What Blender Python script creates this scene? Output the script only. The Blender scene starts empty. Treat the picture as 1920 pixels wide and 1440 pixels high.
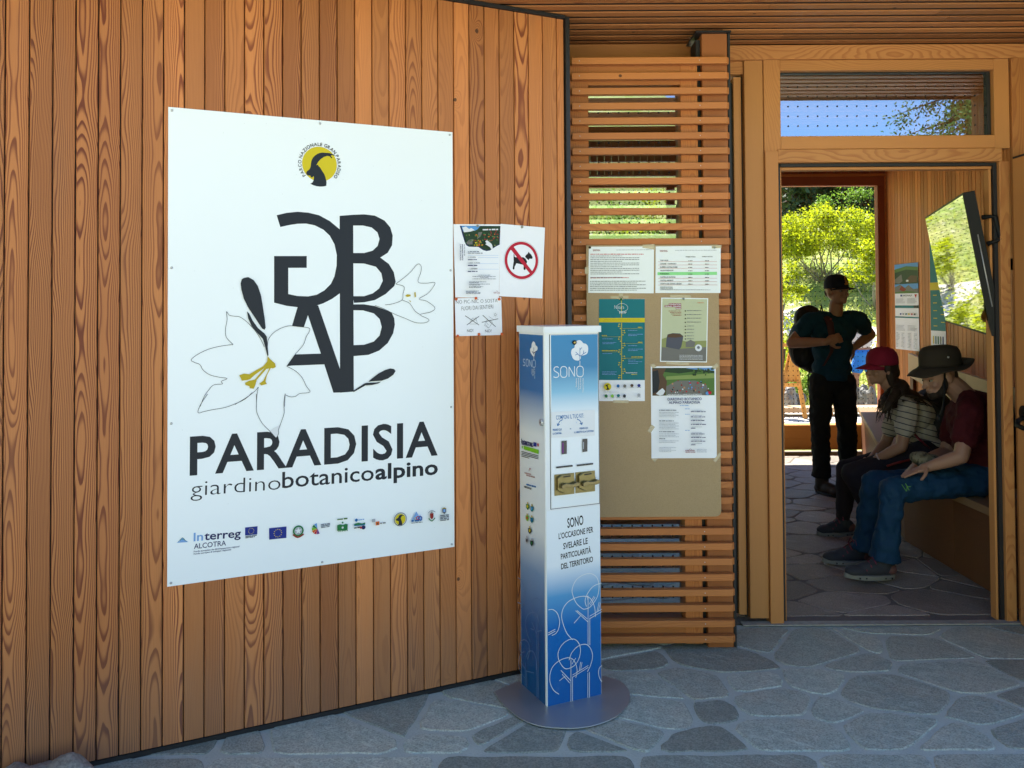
import bpy, math, random
import numpy as np
from mathutils import Vector as V, Matrix as M4, geometry as geo
R = math.radians
random.seed(7); rng = np.random.default_rng(7)
SC = bpy.context.scene
COL = SC.collection

# ------------------------------------------------------------------ camera
F_PX, CY, CAM_Z = 1620.0, 538.0, 1.55
TILT, ROLL = R(1.2), R(-0.35)
cam_d = bpy.data.cameras.new('camera'); cam = bpy.data.objects.new('camera', cam_d); COL.objects.link(cam)
cam_d.sensor_width = 36.0; cam_d.lens = 36.0 * F_PX / 1920; cam_d.shift_y = -(720 - CY) / 1920
cam_d.clip_start = 0.05; cam_d.clip_end = 2000
CM = M4.Translation((0, 0, CAM_Z)) @ M4.Rotation(R(90) + TILT, 4, 'X') @ M4.Rotation(ROLL, 4, 'Z')
cam.matrix_world = CM
SC.camera = cam

# ------------------------------------------------------------------ light
SUN_EL, SUN_AZ = R(56), R(-16)          # azimuth from +Y towards +X
w = bpy.data.worlds.new('World'); SC.world = w; w.use_nodes = True
nt = w.node_tree; bg = nt.nodes['Background']; sky = nt.nodes.new('ShaderNodeTexSky')
sky.sky_type = 'NISHITA'; sky.sun_disc = False; sky.sun_elevation = SUN_EL; sky.sun_rotation = SUN_AZ
sky.altitude = 2000; sky.dust_density = 0.1; sky.air_density = 0.8; sky.ozone_density = 1.5
nt.links.new(sky.outputs[0], bg.inputs['Color']); bg.inputs['Strength'].default_value = 0.12
sl = bpy.data.lights.new('sun', 'SUN'); sl.energy = 4.5; sl.angle = R(0.53); sl.color = (1.0, 0.95, 0.87)
so = bpy.data.objects.new('sun', sl); COL.objects.link(so)
sd = V((math.sin(SUN_AZ) * math.cos(SUN_EL), math.cos(SUN_AZ) * math.cos(SUN_EL), math.sin(SUN_EL)))
so.location = sd * 60; so.rotation_euler = (-sd).to_track_quat('-Z', 'Y').to_euler()
SC.view_settings.view_transform = 'Standard'; SC.view_settings.look = 'None'
SC.view_settings.exposure = 2.02; SC.view_settings.gamma = 1.0
SC.render.engine = 'CYCLES'
SC.cycles.max_bounces = 12; SC.cycles.diffuse_bounces = 6; SC.cycles.glossy_bounces = 4; SC.cycles.transparent_max_bounces = 16
SC.cycles.sample_clamp_indirect = 6.0

# ------------------------------------------------------------------ where a photo pixel lies on a known surface
RM = CM.to_3x3(); CO = V((0, 0, CAM_Z))
def ray(px, py): return RM @ V(((px - 960) / F_PX, -(py - CY) / F_PX, -1))
def hit(px, py, p, n):
    d = ray(px, py); return CO + d * ((p - CO).dot(n) / d.dot(n))
def atY(px, py, Y): return hit(px, py, V((0, Y, 0)), V((0, 1, 0)))
def floor(px, py, z=0): return hit(px, py, V((0, 0, z)), V((0, 0, 1)))

# ------------------------------------------------------------------ node helpers
class E:
    nt = None
    def __init__(s, sock): s.s = sock
    def __add__(a, b): return op('ADD', a, b)
    def __radd__(a, b): return op('ADD', a, b)
    def __sub__(a, b): return op('SUBTRACT', a, b)
    def __rsub__(a, b): return op('SUBTRACT', b, a)
    def __mul__(a, b): return op('MULTIPLY', a, b)
    def __rmul__(a, b): return op('MULTIPLY', a, b)
    def __truediv__(a, b): return op('DIVIDE', a, b)
def link(v, inp):
    if isinstance(v, E): E.nt.links.new(v.s, inp)
    else: inp.default_value = v
def op(o, *a):
    n = E.nt.nodes.new('ShaderNodeMath'); n.operation = o
    for i, v in enumerate(a): link(v, n.inputs[i])
    return E(n.outputs[0])
def comb(x, y, z):
    n = E.nt.nodes.new('ShaderNodeCombineXYZ')
    for i, v in enumerate((x, y, z)): link(v, n.inputs[i])
    return E(n.outputs[0])
def sep(v):
    n = E.nt.nodes.new('ShaderNodeSeparateXYZ'); link(v, n.inputs[0]); return [E(n.outputs[i]) for i in range(3)]
def attr(name):
    n = E.nt.nodes.new('ShaderNodeAttribute'); n.attribute_name = name; return E(n.outputs['Vector'])
def objco():
    n = E.nt.nodes.new('ShaderNodeTexCoord'); return E(n.outputs['Object'])
def genco():
    n = E.nt.nodes.new('ShaderNodeTexCoord'); return E(n.outputs['Generated'])
def poswo():
    n = E.nt.nodes.new('ShaderNodeNewGeometry'); return E(n.outputs['Position'])
def noise(vec, scale=1.0, detail=2.0, rough=0.5, dist=0.0):
    n = E.nt.nodes.new('ShaderNodeTexNoise'); link(vec, n.inputs['Vector'])
    n.inputs['Scale'].default_value = scale; n.inputs['Detail'].default_value = detail
    n.inputs['Roughness'].default_value = rough; n.inputs['Distortion'].default_value = dist
    return E(n.outputs['Fac'])
def vor(vec, scale=1.0, feature='F1', out='Distance'):
    n = E.nt.nodes.new('ShaderNodeTexVoronoi'); n.feature = feature; link(vec, n.inputs['Vector'])
    n.inputs['Scale'].default_value = scale; return E(n.outputs[out])
def smooth(x, a, b, lo=0.0, hi=1.0):
    n = E.nt.nodes.new('ShaderNodeMapRange'); n.interpolation_type = 'SMOOTHSTEP'; link(x, n.inputs[0])
    for i, v in enumerate((a, b, lo, hi)): link(v, n.inputs[i + 1])
    return E(n.outputs[0])
def mixc(f, a, b, blend='MIX'):
    n = E.nt.nodes.new('ShaderNodeMix'); n.data_type = 'RGBA'; n.blend_type = blend
    link(f, n.inputs[0])
    for v, i in ((a, 6), (b, 7)):
        if isinstance(v, E): link(v, n.inputs[i])
        else: n.inputs[i].default_value = (*v[:3], 1)
    return E(n.outputs[2])
def bump(h, strength=0.3, dist=0.002):
    n = E.nt.nodes.new('ShaderNodeBump'); n.inputs['Strength'].default_value = strength; n.inputs['Distance'].default_value = dist
    link(h, n.inputs['Height']); return E(n.outputs[0])
def mat(name):
    m = bpy.data.materials.new(name); m.use_nodes = True; E.nt = m.node_tree
    b = m.node_tree.nodes['Principled BSDF']; return m, b
def setb(b, col=None, rough=None, normal=None, metal=None, spec=None):
    if col is not None:
        if isinstance(col, E): link(col, b.inputs['Base Color'])
        else: b.inputs['Base Color'].default_value = (*col[:3], 1)
    if rough is not None: link(rough, b.inputs['Roughness'])
    if normal is not None: link(normal, b.inputs['Normal'])
    if metal is not None: b.inputs['Metallic'].default_value = metal
    if spec is not None: b.inputs['Specular IOR Level'].default_value = spec
def plain(name, col, rough=0.5, metal=0.0, spec=0.5, var=0.06, nscale=30.0, bmp=0.0):
    m, b = mat(name)
    n = noise(objco(), nscale, 3)
    c = mixc(n, tuple(x * (1 - var) for x in col), tuple(min(1, x * (1 + var)) for x in col))
    setb(b, c, rough, bump(n, bmp, 0.003) if bmp else None, metal, spec)
    return m
def srgb(r, g, b):
    return tuple(((c / 255 / 12.92) if c <= 10.3 else ((c / 255 + 0.055) / 1.055) ** 2.4) for c in (r, g, b))
def wood(name, light, dark, freq=230.0, contrast=0.75, knots=0.35, var=0.22, rough=0.55, red=0.15, pith=0.09, weather=0.0):
    m, b = mat(name)
    u, ww0, v = sep(attr('grain')); r1, r2, r3 = sep(attr('rnd'))
    cx = (r1 - 0.5) * pith
    cy = r2 * r2 * (pith * 1.3) + 0.004
    low = noise(comb(r1 * 37.0, r2 * 53.0, v * 1.5), 1.0, 1.0) - 0.5
    lowu = noise(comb(r2 * 31.0 + 9.0, r1 * 17.0, v * 1.1), 1.0, 1.0) - 0.5
    mid = noise(comb(u * 14.0 + r1 * 40.0, ww0 * 14.0 + r2 * 30.0, v * 3.0 + r3 * 20.0), 1.0, 2.0) - 0.5
    # knots: at most one per 0.9 m cell, only in some boards
    vc = v / 0.9 + r1 * 10.0
    cell = op('FLOOR', vc)
    wn = E.nt.nodes.new('ShaderNodeTexWhiteNoise'); wn.noise_dimensions = '3D'; link(comb(cell, r2 * 91.0, r1 * 13.0), wn.inputs[0])
    h1, h2, h3 = sep(E(wn.outputs['Color']))
    dv = (vc - cell - 0.2 - h1 * 0.6) * 0.9
    du = u - (h2 - 0.5) * 0.06
    has = op('LESS_THAN', h3, knots)
    kd = op('SQRT', du * du + dv * dv * 0.30)
    kpull = op('EXPONENT', kd * kd * -2600.0) * has
    uu = u - cx + lowu * 0.035
    wv = ww0 + cy + low * 0.075
    rad = op('SQRT', uu * uu + wv * wv) + mid * 0.013 - kpull * 0.019
    ph = rad * freq
    f = op('FRACT', ph)
    late = smooth(f, 0.38, 0.80) * (1.0 - smooth(f, 0.88, 0.98))
    cst = (0.22 + 0.85 * smooth(r3, 0.1, 0.9)) * contrast
    fib = noise(comb(u * 420.0, ww0 * 420.0, v * 7.0), 1.0, 2.0)
    blot = noise(comb(u * 10.0 + r2 * 60.0, r3 * 20.0, v * 1.6), 1.0, 3.0)
    base = mixc(late * cst, light, dark)
    base = mixc(smooth(blot, 0.35, 0.8, 0.0, 0.45), base, tuple(a * 0.55 + d * 0.5 for a, d in zip(light, dark)))
    base = mixc(fib * 0.35, base, dark)
    tone = op('FRACT', r1 * 7.3 + r3 * 3.1)
    base = mixc(tone * red, base, tuple(x * 1.0 for x in (light[0] * .62, light[1] * .42, light[2] * .35)))
    hs = E.nt.nodes.new('ShaderNodeHueSaturation'); link(base, hs.inputs['Color']); link(op('FRACT', r2 * 5.7 + r1 * 2.3) * (2 * var) + (1 - var), hs.inputs['Value'])
    base = E(hs.outputs[0])
    if weather:
        wz = 1.0 - smooth(v + (blot - 0.5) * 0.5 + (fib - 0.5) * .25, 0.02, 0.50)
        base = mixc(wz * weather, base, (0.16, 0.125, 0.10))
        st = smooth(noise(comb(u * 6.0 + r1 * 50.0, r2 * 9.0, v * .7), 1.0, 4.0), 0.60, 0.72)
        base = mixc(st * 0.12, base, (0.22, 0.12, 0.07))
    kn = op('LESS_THAN', op('SQRT', du * du + dv * dv * 0.7) + mid * 0.006, 0.0072) * has
    base = mixc(kn * 0.85, base, (0.045, 0.018, 0.008))
    setb(b, base, rough, bump(late * 0.6 + fib * 0.4, 0.25, 0.0012), spec=0.35)
    return m
def glass(name, ior=1.9, tint=(0.93, 0.96, 0.95), coat=(1, 1, 1)):
    m, b = mat(name); nt = m.node_tree; nt.nodes.remove(b)
    fr = nt.nodes.new('ShaderNodeFresnel'); fr.inputs[0].default_value = ior
    t = nt.nodes.new('ShaderNodeBsdfTransparent'); t.inputs[0].default_value = (*tint, 1)
    g = nt.nodes.new('ShaderNodeBsdfGlossy'); g.inputs['Roughness'].default_value = 0.0; g.inputs[0].default_value = (*coat, 1)
    mx = nt.nodes.new('ShaderNodeMixShader'); nt.links.new(fr.outputs[0], mx.inputs[0]); nt.links.new(t.outputs[0], mx.inputs[1]); nt.links.new(g.outputs[0], mx.inputs[2])
    nt.links.new(mx.outputs[0], nt.nodes['Material Output'].inputs[0]); return m

# ------------------------------------------------------------------ mesh helpers
class MB:
    def __init__(s): s.v = []; s.f = []; s.mi = []; s.g = []; s.r = []; s.sm = []
    def add(s, verts, faces, mi=0, grain=None, rnd=None, smooth=False):
        b = len(s.v); s.v += [tuple(p) for p in verts]
        rnd = rnd or (0.5, 0.5, 0.5)
        for f in faces:
            s.f.append([b + i for i in f]); s.mi.append(mi); s.r.append(rnd); s.sm.append(smooth)
            s.g += [grain[i] for i in f] if grain else [tuple(verts[i]) for i in f]
        return s
    def board(s, o, U, W, L, w, d, l, bev=0.002, rnd=None, mi=0, endcut=0.0):
        """o: corner; U across (w), W thickness (d), L along the grain (l)"""
        rnd = rnd or (random.random(), random.random(), random.random())
        U, W, L = V(U).normalized(), V(W).normalized(), V(L).normalized(); o = V(o); c = bev
        cs = [(c, 0), (w - c, 0), (w, c), (w, d - c), (w - c, d), (c, d), (0, d - c), (0, c)] if c > 0 else [(0, 0), (w, 0), (w, d), (0, d)]
        n = len(cs); vs = []; g = []
        for k in (0, 1):
            for a, b in cs:
                e = endcut * (1 - b / d) if endcut else 0
                t = e if k == 0 else l - e
                vs.append(o + U * a + W * b + L * t); g.append((a - w / 2, b, t))
        fs = [[i, (i + 1) % n, n + (i + 1) % n, n + i] for i in range(n)] + [list(range(n))[::-1], list(range(n, 2 * n))]
        if U.cross(W).dot(L) < 0: fs = [f[::-1] for f in fs]
        s.add(vs, fs, mi, g, rnd); return s
    def box(s, lo, hi, mi=0, bev=0.0, axis=2, rnd=None):
        lo = V(lo); hi = V(hi); ax = [V((1, 0, 0)), V((0, 1, 0)), V((0, 0, 1))]
        L = ax[axis]; U = ax[(axis + 1) % 3]; W = ax[(axis + 2) % 3]; e = hi - lo
        s.board(lo, U, W, L, e[(axis + 1) % 3], e[(axis + 2) % 3], e[axis], bev, rnd, mi); return s
    def prism(s, pts, n, depth, mi=0, smooth=False):
        """planar polygon (3D points) extruded along n by depth"""
        pts = [V(p) for p in pts]; n = V(n).normalized() * depth; k = len(pts)
        tri = geo.tessellate_polygon([pts]); top = [p + n for p in pts]
        nn = sum(((pts[i] - pts[0]).cross(pts[i + 1] - pts[0]) for i in range(1, k - 1)), V((0, 0, 0)))
        flip = nn.dot(n) < 0
        fs = [[a, b, c] for a, b, c in tri]
        def orient(f, P, want):
            q = (P[f[1]] - P[f[0]]).cross(P[f[2]] - P[f[0]]); return f if q.dot(n) * want > 0 else f[::-1]
        fa = [[i + k for i in orient(f, pts, 1)] for f in fs] + [orient(f, pts, -1) for f in fs]
        sd = [[i, (i + 1) % k, (i + 1) % k + k, i + k] for i in range(k)]
        if flip: sd = [f[::-1] for f in sd]
        s.add(pts + top, fa + sd, mi, smooth=smooth); return s
    def tube(s, path, rad, seg=8, mi=0, cap=True, smooth=True, flat=1.0):
        path = [V(p) for p in path]; k = len(path)
        if not hasattr(rad, '__len__'): rad = [rad] * k
        vs = []; up = V((0, 0, 1)); prev = None
        for i, p in enumerate(path):
            t = (path[min(i + 1, k - 1)] - path[max(i - 1, 0)]).normalized()
            if prev is None: a = t.cross(up if abs(t.z) < .9 else V((1, 0, 0))).normalized()
            else: a = (prev - t * prev.dot(t)).normalized()
            prev = a; b = t.cross(a)
            for j in range(seg):
                th = 2 * math.pi * j / seg; vs.append(p + a * (math.cos(th) * rad[i]) + b * (math.sin(th) * rad[i] * flat))
        fs = [[i * seg + j, i * seg + (j + 1) % seg, (i + 1) * seg + (j + 1) % seg, (i + 1) * seg + j] for i in range(k - 1) for j in range(seg)]
        if cap: fs += [list(range(seg))[::-1], list(range((k - 1) * seg, k * seg))]
        s.add(vs, fs, mi, smooth=smooth); return s
    def ell(s, c, r, rot=None, seg=16, rings=10, mi=0):
        c = V(c); rot = rot or M4.Identity(3)
        vs = [c + rot @ V((0, 0, -r[2]))]
        for i in range(1, rings):
            ph = -math.pi / 2 + math.pi * i / rings
            for j in range(seg):
                th = 2 * math.pi * j / seg
                vs.append(c + rot @ V((r[0] * math.cos(ph) * math.cos(th), r[1] * math.cos(ph) * math.sin(th), r[2] * math.sin(ph))))
        vs.append(c + rot @ V((0, 0, r[2]))); top = len(vs) - 1
        fs = [[0, 1 + (j + 1) % seg, 1 + j] for j in range(seg)]
        for i in range(rings - 2):
            for j in range(seg):
                a = 1 + i * seg; fs.append([a + j, a + (j + 1) % seg, a + seg + (j + 1) % seg, a + seg + j])
        a = 1 + (rings - 2) * seg
        fs += [[a + j, a + (j + 1) % seg, top] for j in range(seg)]
        s.add(vs, fs, mi, smooth=True); return s
    def build(s, name, mats, parent=None, smooth=None, bevel=0):
        me = bpy.data.meshes.new(name); me.from_pydata(s.v, [], s.f)
        mats = mats if isinstance(mats, (list, tuple)) else [mats]
        for m in mats: me.materials.append(m)
        me.polygons.foreach_set('material_index', s.mi)
        me.polygons.foreach_set('use_smooth', [bool(x) if smooth is None else smooth for x in s.sm])
        if len(s.v) < 200000 and s.g:
            a = me.attributes.new('grain', 'FLOAT_VECTOR', 'CORNER'); a.data.foreach_set('vector', np.array(s.g, dtype=np.float32).ravel())
            a = me.attributes.new('rnd', 'FLOAT_VECTOR', 'FACE'); a.data.foreach_set('vector', np.array(s.r, dtype=np.float32).ravel())
        me.update(); o = bpy.data.objects.new(name, me); COL.objects.link(o)
        if bevel:
            b = o.modifiers.new('b', 'BEVEL'); b.width = bevel; b.segments = 2; b.limit_method = 'ANGLE'
        if parent: o.parent = parent
        return o
def tag(o, label=None, cat=None, group=None, kind=None):
    if label: o['label'] = label
    if cat: o['category'] = cat
    if group: o['group'] = group
    if kind: o['kind'] = kind
    return o
def thing(name, label, cat, group=None, loc=(0, 0, 0)):
    o = bpy.data.objects.new(name, None); COL.objects.link(o); o.location = loc; o.empty_display_size = .1
    return tag(o, label, cat, group)
def structure(o): o['kind'] = 'structure'; return o

# ------------------------------------------------------------------ printing on flat things
_tc = {}
def text_mesh(s, weight=0.0, space=1.0):
    k = (s, round(weight, 4), space)
    if k in _tc: return _tc[k]
    c = bpy.data.curves.new('t', 'FONT'); c.body = s; c.resolution_u = 3; c.offset = weight; c.space_character = space; c.fill_mode = 'FRONT'
    o = bpy.data.objects.new('t', c); COL.objects.link(o); dg = bpy.context.evaluated_depsgraph_get(); dg.update()
    me = bpy.data.meshes.new_from_object(o.evaluated_get(dg))
    vs = [(v.co.x, v.co.y) for v in me.vertices]; fs = [list(p.vertices) for p in me.polygons]
    bpy.data.objects.remove(o); bpy.data.curves.remove(c); bpy.data.meshes.remove(me)
    x0 = min(p[0] for p in vs); x1 = max(p[0] for p in vs)
    _tc[k] = (vs, fs, x0, x1); return _tc[k]
CAP_H = 0.729
def catmull(pts, n=6, closed=False):
    if len(pts) < 3: return [V(p) for p in pts]
    P = [V(p) for p in pts]; out = []; k = len(P)
    for i in range(k if closed else k - 1):
        p0 = P[(i - 1) % k] if closed or i > 0 else P[0]; p1 = P[i]; p2 = P[(i + 1) % k]; p3 = P[(i + 2) % k] if closed or i + 2 < k else P[-1]
        for j in range(n):
            t = j / n; out.append(0.5 * ((2 * p1) + (p2 - p0) * t + (2 * p0 - 5 * p1 + 4 * p2 - p3) * t * t + (3 * p1 - p0 - 3 * p2 + p3) * t ** 3))
    if not closed: out.append(P[-1])
    return out
class Plane:
    def __init__(s, o, u, n): s.o = V(o); s.u = V(u).normalized(); s.n = V(n).normalized(); s.w = s.n.cross(s.u).normalized()
    def px(s, x, y):
        p = hit(x, y, s.o, s.n) - s.o; return V((p.dot(s.u), p.dot(s.w)))
    def w3(s, q, h=0.0): return s.o + s.u * q[0] + s.w * q[1] + s.n * h
    def off(s, h): return Plane(s.o + s.n * h, s.u, s.n)
class Print:
    """flat ink on a Plane; T maps traced coordinates to photo pixels"""
    STEP = 0.00012
    def __init__(s, plane, T=None, base=0.0004): s.p = plane; s.T = T or (lambda x, y: (x, y)); s.h = base; s.mb = MB(); s.mats = []
    def q(s, x, y): return s.p.px(*s.T(x, y))
    def m(s, mt):
        if mt not in s.mats: s.mats.append(mt)
        return s.mats.index(mt)
    def uv(s, pts, mt, holes=()):
        loops = [[V((*p[:2], 0)) for p in pts]] + [[V((*p[:2], 0)) for p in h] for h in holes]
        allp = [p for l in loops for p in l]; tri = geo.tessellate_polygon(loops)
        fs = []
        for a, b, c in tri:
            if (allp[b] - allp[a]).cross(allp[c] - allp[a]).z < 0: b, c = c, b
            fs.append([a, b, c])
        s.mb.add([s.p.w3(p, s.h) for p in allp], fs, s.m(mt)); s.h += s.STEP
    def poly(s, pts, mt, curve=False, holes=()):
        P = [s.q(*p) for p in pts]
        if curve: P = catmull(P, 4, True)
        s.uv(P, mt, [[s.q(*p) for p in h] for h in holes])
    def rect(s, x0, y0, x1, y1, mt): s.poly([(x0, y0), (x1, y0), (x1, y1), (x0, y1)], mt)
    def line(s, pts, w, mt, curve=True, closed=False):
        if not curve and len(pts) > 2 and not closed:
            for a_, b_ in zip(pts[:-1], pts[1:]): s.line([a_, b_], w, mt, False)
            return
        P = [s.q(*p) for p in pts]
        if curve and len(P) > 2: P = catmull(P, 5, closed)
        if closed: P = list(P) + [P[0]]
        vs = []; k = len(P)
        for i in range(k):
            t = (P[min(i + 1, k - 1)] - P[max(i - 1, 0)])
            if t.length < 1e-7: t = V((1, 0))
            t.normalize(); nn = V((-t.y, t.x)) * (w / 2); vs += [s.p.w3(P[i] + nn, s.h), s.p.w3(P[i] - nn, s.h)]
        s.mb.add(vs, [[2 * i, 2 * i + 1, 2 * i + 3, 2 * i + 2] for i in range(k - 1)], s.m(mt)); s.h += s.STEP
    def ellipse(s, c, e, mt, n=28, hole=0.0):
        """c centre, e a point at the rim: circle in the plane"""
        a = s.q(*c); r = (s.q(*e) - a).length; s.disc(a, r, mt, n, hole)
    def disc(s, a, r, mt, n=28, hole=0.0):
        ring = lambda rr: [(a[0] + rr * math.cos(2 * math.pi * i / n), a[1] + rr * math.sin(2 * math.pi * i / n)) for i in range(n)]
        if hole:
            A, B = ring(r), ring(r * hole)
            s.mb.add([s.p.w3(p, s.h) for p in A + B], [[i, (i + 1) % n, n + (i + 1) % n, n + i] for i in range(n)], s.m(mt)); s.h += s.STEP
        else: s.uv(ring(r), mt)
    def text(s, t, A, B, capA, mt, weight=0.0, space=1.0, shear=0.0):
        """A, B: baseline ends; capA: traced point on the cap line above A"""
        a, b = s.q(*A), s.q(*B); h = abs((s.q(*capA) - a).dot(V((-(b - a).y, (b - a).x)).normalized()))
        s.textuv(t, a, b, h, mt, weight, space, shear)
    def textuv(s, t, a, b, h, mt, weight=0.0, space=1.0, shear=0.0):
        vs, fs, x0, x1 = text_mesh(t, weight, space); L = (V(b) - V(a)).length; d = (V(b) - V(a)).normalized(); n = V((-d.y, d.x))
        sx = L / (x1 - x0); sy = h / CAP_H
        P = [V(a) + d * ((x - x0) * sx + shear * y * sy) + n * (y * sy) for x, y in vs]
        fo = []
        for f in fs:
            ar = sum(P[f[i]].x * P[f[(i + 1) % len(f)]].y - P[f[(i + 1) % len(f)]].x * P[f[i]].y for i in range(len(f)))
            fo.append(f if ar > 0 else f[::-1])
        s.mb.add([s.p.w3(p, s.h) for p in P], fo, s.m(mt)); s.h += s.STEP
    def greek(s, A, B, h, mt, seed=0, words=True):
        """an illegible line of small print: word-length dashes from A to B"""
        a, b = s.q(*A), s.q(*B); rr = random.Random(seed + int(A[0] * 13 + A[1] * 7)); d = (b - a); L = d.length; d.normalize(); n = V((-d.y, d.x)); x = 0
        while x < L:
            wl = min(rr.uniform(1.2, 5.5) * h, L - x)
            P = [a + d * x, a + d * (x + wl), a + d * (x + wl) + n * h * rr.uniform(.7, 1), a + d * x + n * h * rr.uniform(.7, 1)]
            s.mb.add([s.p.w3(p, s.h) for p in P], [[0, 1, 2, 3]], s.m(mt)); x += wl + h * .55
        s.h += s.STEP
    def build(s, name, parent): return s.mb.build(name, s.mats, parent)
def sheet(name, plane, quad, T, mt, thick=0.0006, parent=None, curl=0.0):
    """a sheet of paper traced as a quad on a plane (slightly curled away from it)"""
    P = Print(plane, T); c = [P.q(*p) for p in quad]; N = 8; mb = MB(); vs = []
    for back in (0, 1):
        for j in range(N + 1):
            for i in range(N + 1):
                a = i / N; b = j / N; q = c[0] * (1 - a) * (1 - b) + c[1] * a * (1 - b) + c[2] * a * b + c[3] * (1 - a) * b
                vs.append(plane.w3(q, (thick if not back else 0)))
    n1 = (N + 1) ** 2; fs = []
    for j in range(N):
        for i in range(N):
            k = j * (N + 1) + i; fs += [[k, k + N + 1, k + N + 2, k + 1], [n1 + k, n1 + k + 1, n1 + k + N + 2, n1 + k + N + 1]]
    edge = list(range(N + 1)) + [j * (N + 1) + N for j in range(1, N + 1)] + [N * (N + 1) + i for i in range(N - 1, -1, -1)] + [j * (N + 1) for j in range(N - 1, 0, -1)]
    for i in range(len(edge)):
        a, b = edge[i], edge[(i + 1) % len(edge)]; fs.append([a, b, n1 + b, n1 + a])
    mb.add(vs, fs); return mb.build(name, mt, parent)
# ================================================================== materials
LARCH = wood('larch_cladding', (0.61, 0.235, 0.070), (0.145, 0.027, 0.007), 250, 1.05, 0.13, 0.25, weather=.32, red=.16)
LOUVRE = wood('louvre_larch', (0.55, 0.205, 0.056), (0.34, 0.095, 0.024), 260, 0.5, 0.08, 0.13, pith=0.2)
POSTW = wood('knotty_post', (0.38, 0.135, 0.04), (0.19, 0.045, 0.012), 190, 0.8, 0.6, 0.15)
FRAMEW = wood('door_frame_larch', (0.60, 0.272, 0.085), (0.40, 0.142, 0.042), 330, 0.75, 0.03, 0.07, pith=0.35)
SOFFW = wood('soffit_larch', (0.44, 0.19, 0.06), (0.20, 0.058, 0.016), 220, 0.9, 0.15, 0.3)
INTW = wood('interior_larch', (0.64, 0.265, 0.075), (0.38, 0.115, 0.03), 260, 0.6, 0.06, 0.25, pith=0.2)
REDW = wood('red_stained_wood', (0.30, 0.085, 0.035), (0.18, 0.045, 0.02), 260, 0.5, 0.05, 0.15)
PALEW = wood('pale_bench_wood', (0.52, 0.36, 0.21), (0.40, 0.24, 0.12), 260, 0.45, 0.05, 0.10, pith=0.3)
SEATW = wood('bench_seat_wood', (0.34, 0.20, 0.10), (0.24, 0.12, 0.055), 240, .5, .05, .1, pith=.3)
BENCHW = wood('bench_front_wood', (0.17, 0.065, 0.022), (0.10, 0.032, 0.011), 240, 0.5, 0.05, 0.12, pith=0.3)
OUTW = wood('outdoor_wood', (0.66, 0.30, 0.06), (0.48, 0.18, 0.03), 260, 0.5, 0.05, 0.12)
METAL = plain('dark_bronze_metal', (0.022, 0.021, 0.023), 0.45, 0.3, nscale=60)
RUBBER = plain('black_gasket', (0.012, 0.012, 0.014), 0.6)
BLACK = plain('black_plastic', (0.006, 0.006, 0.007), 0.55, spec=.25)
STEEL = plain('screw_steel', (0.55, 0.56, 0.56), 0.4, 0.5)
GLASS = glass('window_glass', 4.2, (.70, .75, .76), (.70, .88, 1.0))
GLASSB = glass('back_window_glass', 1.45, (0.97, 0.98, 0.97))

def stone_mat(name, c1, c2, c3, sc=1.0):
    m, b = mat(name); r1, r2, r3 = sep(attr('rnd')); p = poswo()
    px_, py_, pz_ = sep(p); q = comb(px_ + r1 * 20, py_ + r2 * 20, pz_)
    sp = noise(q, 150 * sc, 3, 0.7); md = noise(q, 22 * sc, 4, 0.65); big = noise(q, 3.5, 3, 0.6)
    qq = comb(px_ * 0.6 + py_ * 0.8 + r1 * 9, (py_ * 0.6 - px_ * 0.8) * 0.16, r2 * 7); lay = noise(qq, 45, 3, .6)
    c = mixc(smooth(md, .3, .72), c1, c2); c = mixc(smooth(big, .4, .7, 0, .6), c, c3)
    c = mixc(smooth(sp, .38, .66, 0, .62), c, tuple(x * 0.36 for x in c1)); c = mixc(smooth(lay, .58, .75, 0, .35), c, tuple(min(1, x * 1.45) for x in c2))
    hs = E.nt.nodes.new('ShaderNodeHueSaturation'); link(c, hs.inputs['Color']); link(r3 * 0.66 + 0.68, hs.inputs['Value'])
    setb(b, E(hs.outputs[0]), smooth(md, .2, .8, .48, .75), bump(md * 0.6 + sp * 0.25 + lay * .5, 0.6, 0.007), spec=0.45); return m
STONE = stone_mat('slate_flagstone', (0.30, 0.355, 0.305), (0.44, 0.49, 0.415), (0.45, 0.43, 0.34))
STONEI = stone_mat('interior_flagstone', (0.30, 0.25, 0.205), (0.40, 0.335, 0.275), (0.23, 0.19, 0.165))
def mortar_mat(name, c1, c2):
    m, b = mat(name); p = poswo(); a = noise(p, 9, 4, .6); s = noise(p, 120, 3, .7)
    c = mixc(a, c1, c2); c = mixc(smooth(s, .45, .75, 0, .3), c, tuple(x * .5 for x in c1)); setb(b, c, .85, bump(s + a * .6, .5, .004), spec=.25); return m
MORTAR = mortar_mat('pale_mortar', (0.36, 0.41, 0.36), (0.54, 0.59, 0.52))
MORTARI = mortar_mat('dark_joint', (0.13, 0.115, 0.10), (0.20, 0.175, 0.155))
ROCKM = stone_mat('boulder_rock', (0.20, 0.19, 0.165), (0.30, 0.285, 0.25), (0.14, 0.145, 0.115), 0.5)
PALEROCK = stone_mat('pale_rock', (0.34, 0.32, 0.29), (0.46, 0.44, 0.40), (0.25, 0.24, 0.20), 0.5)

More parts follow.
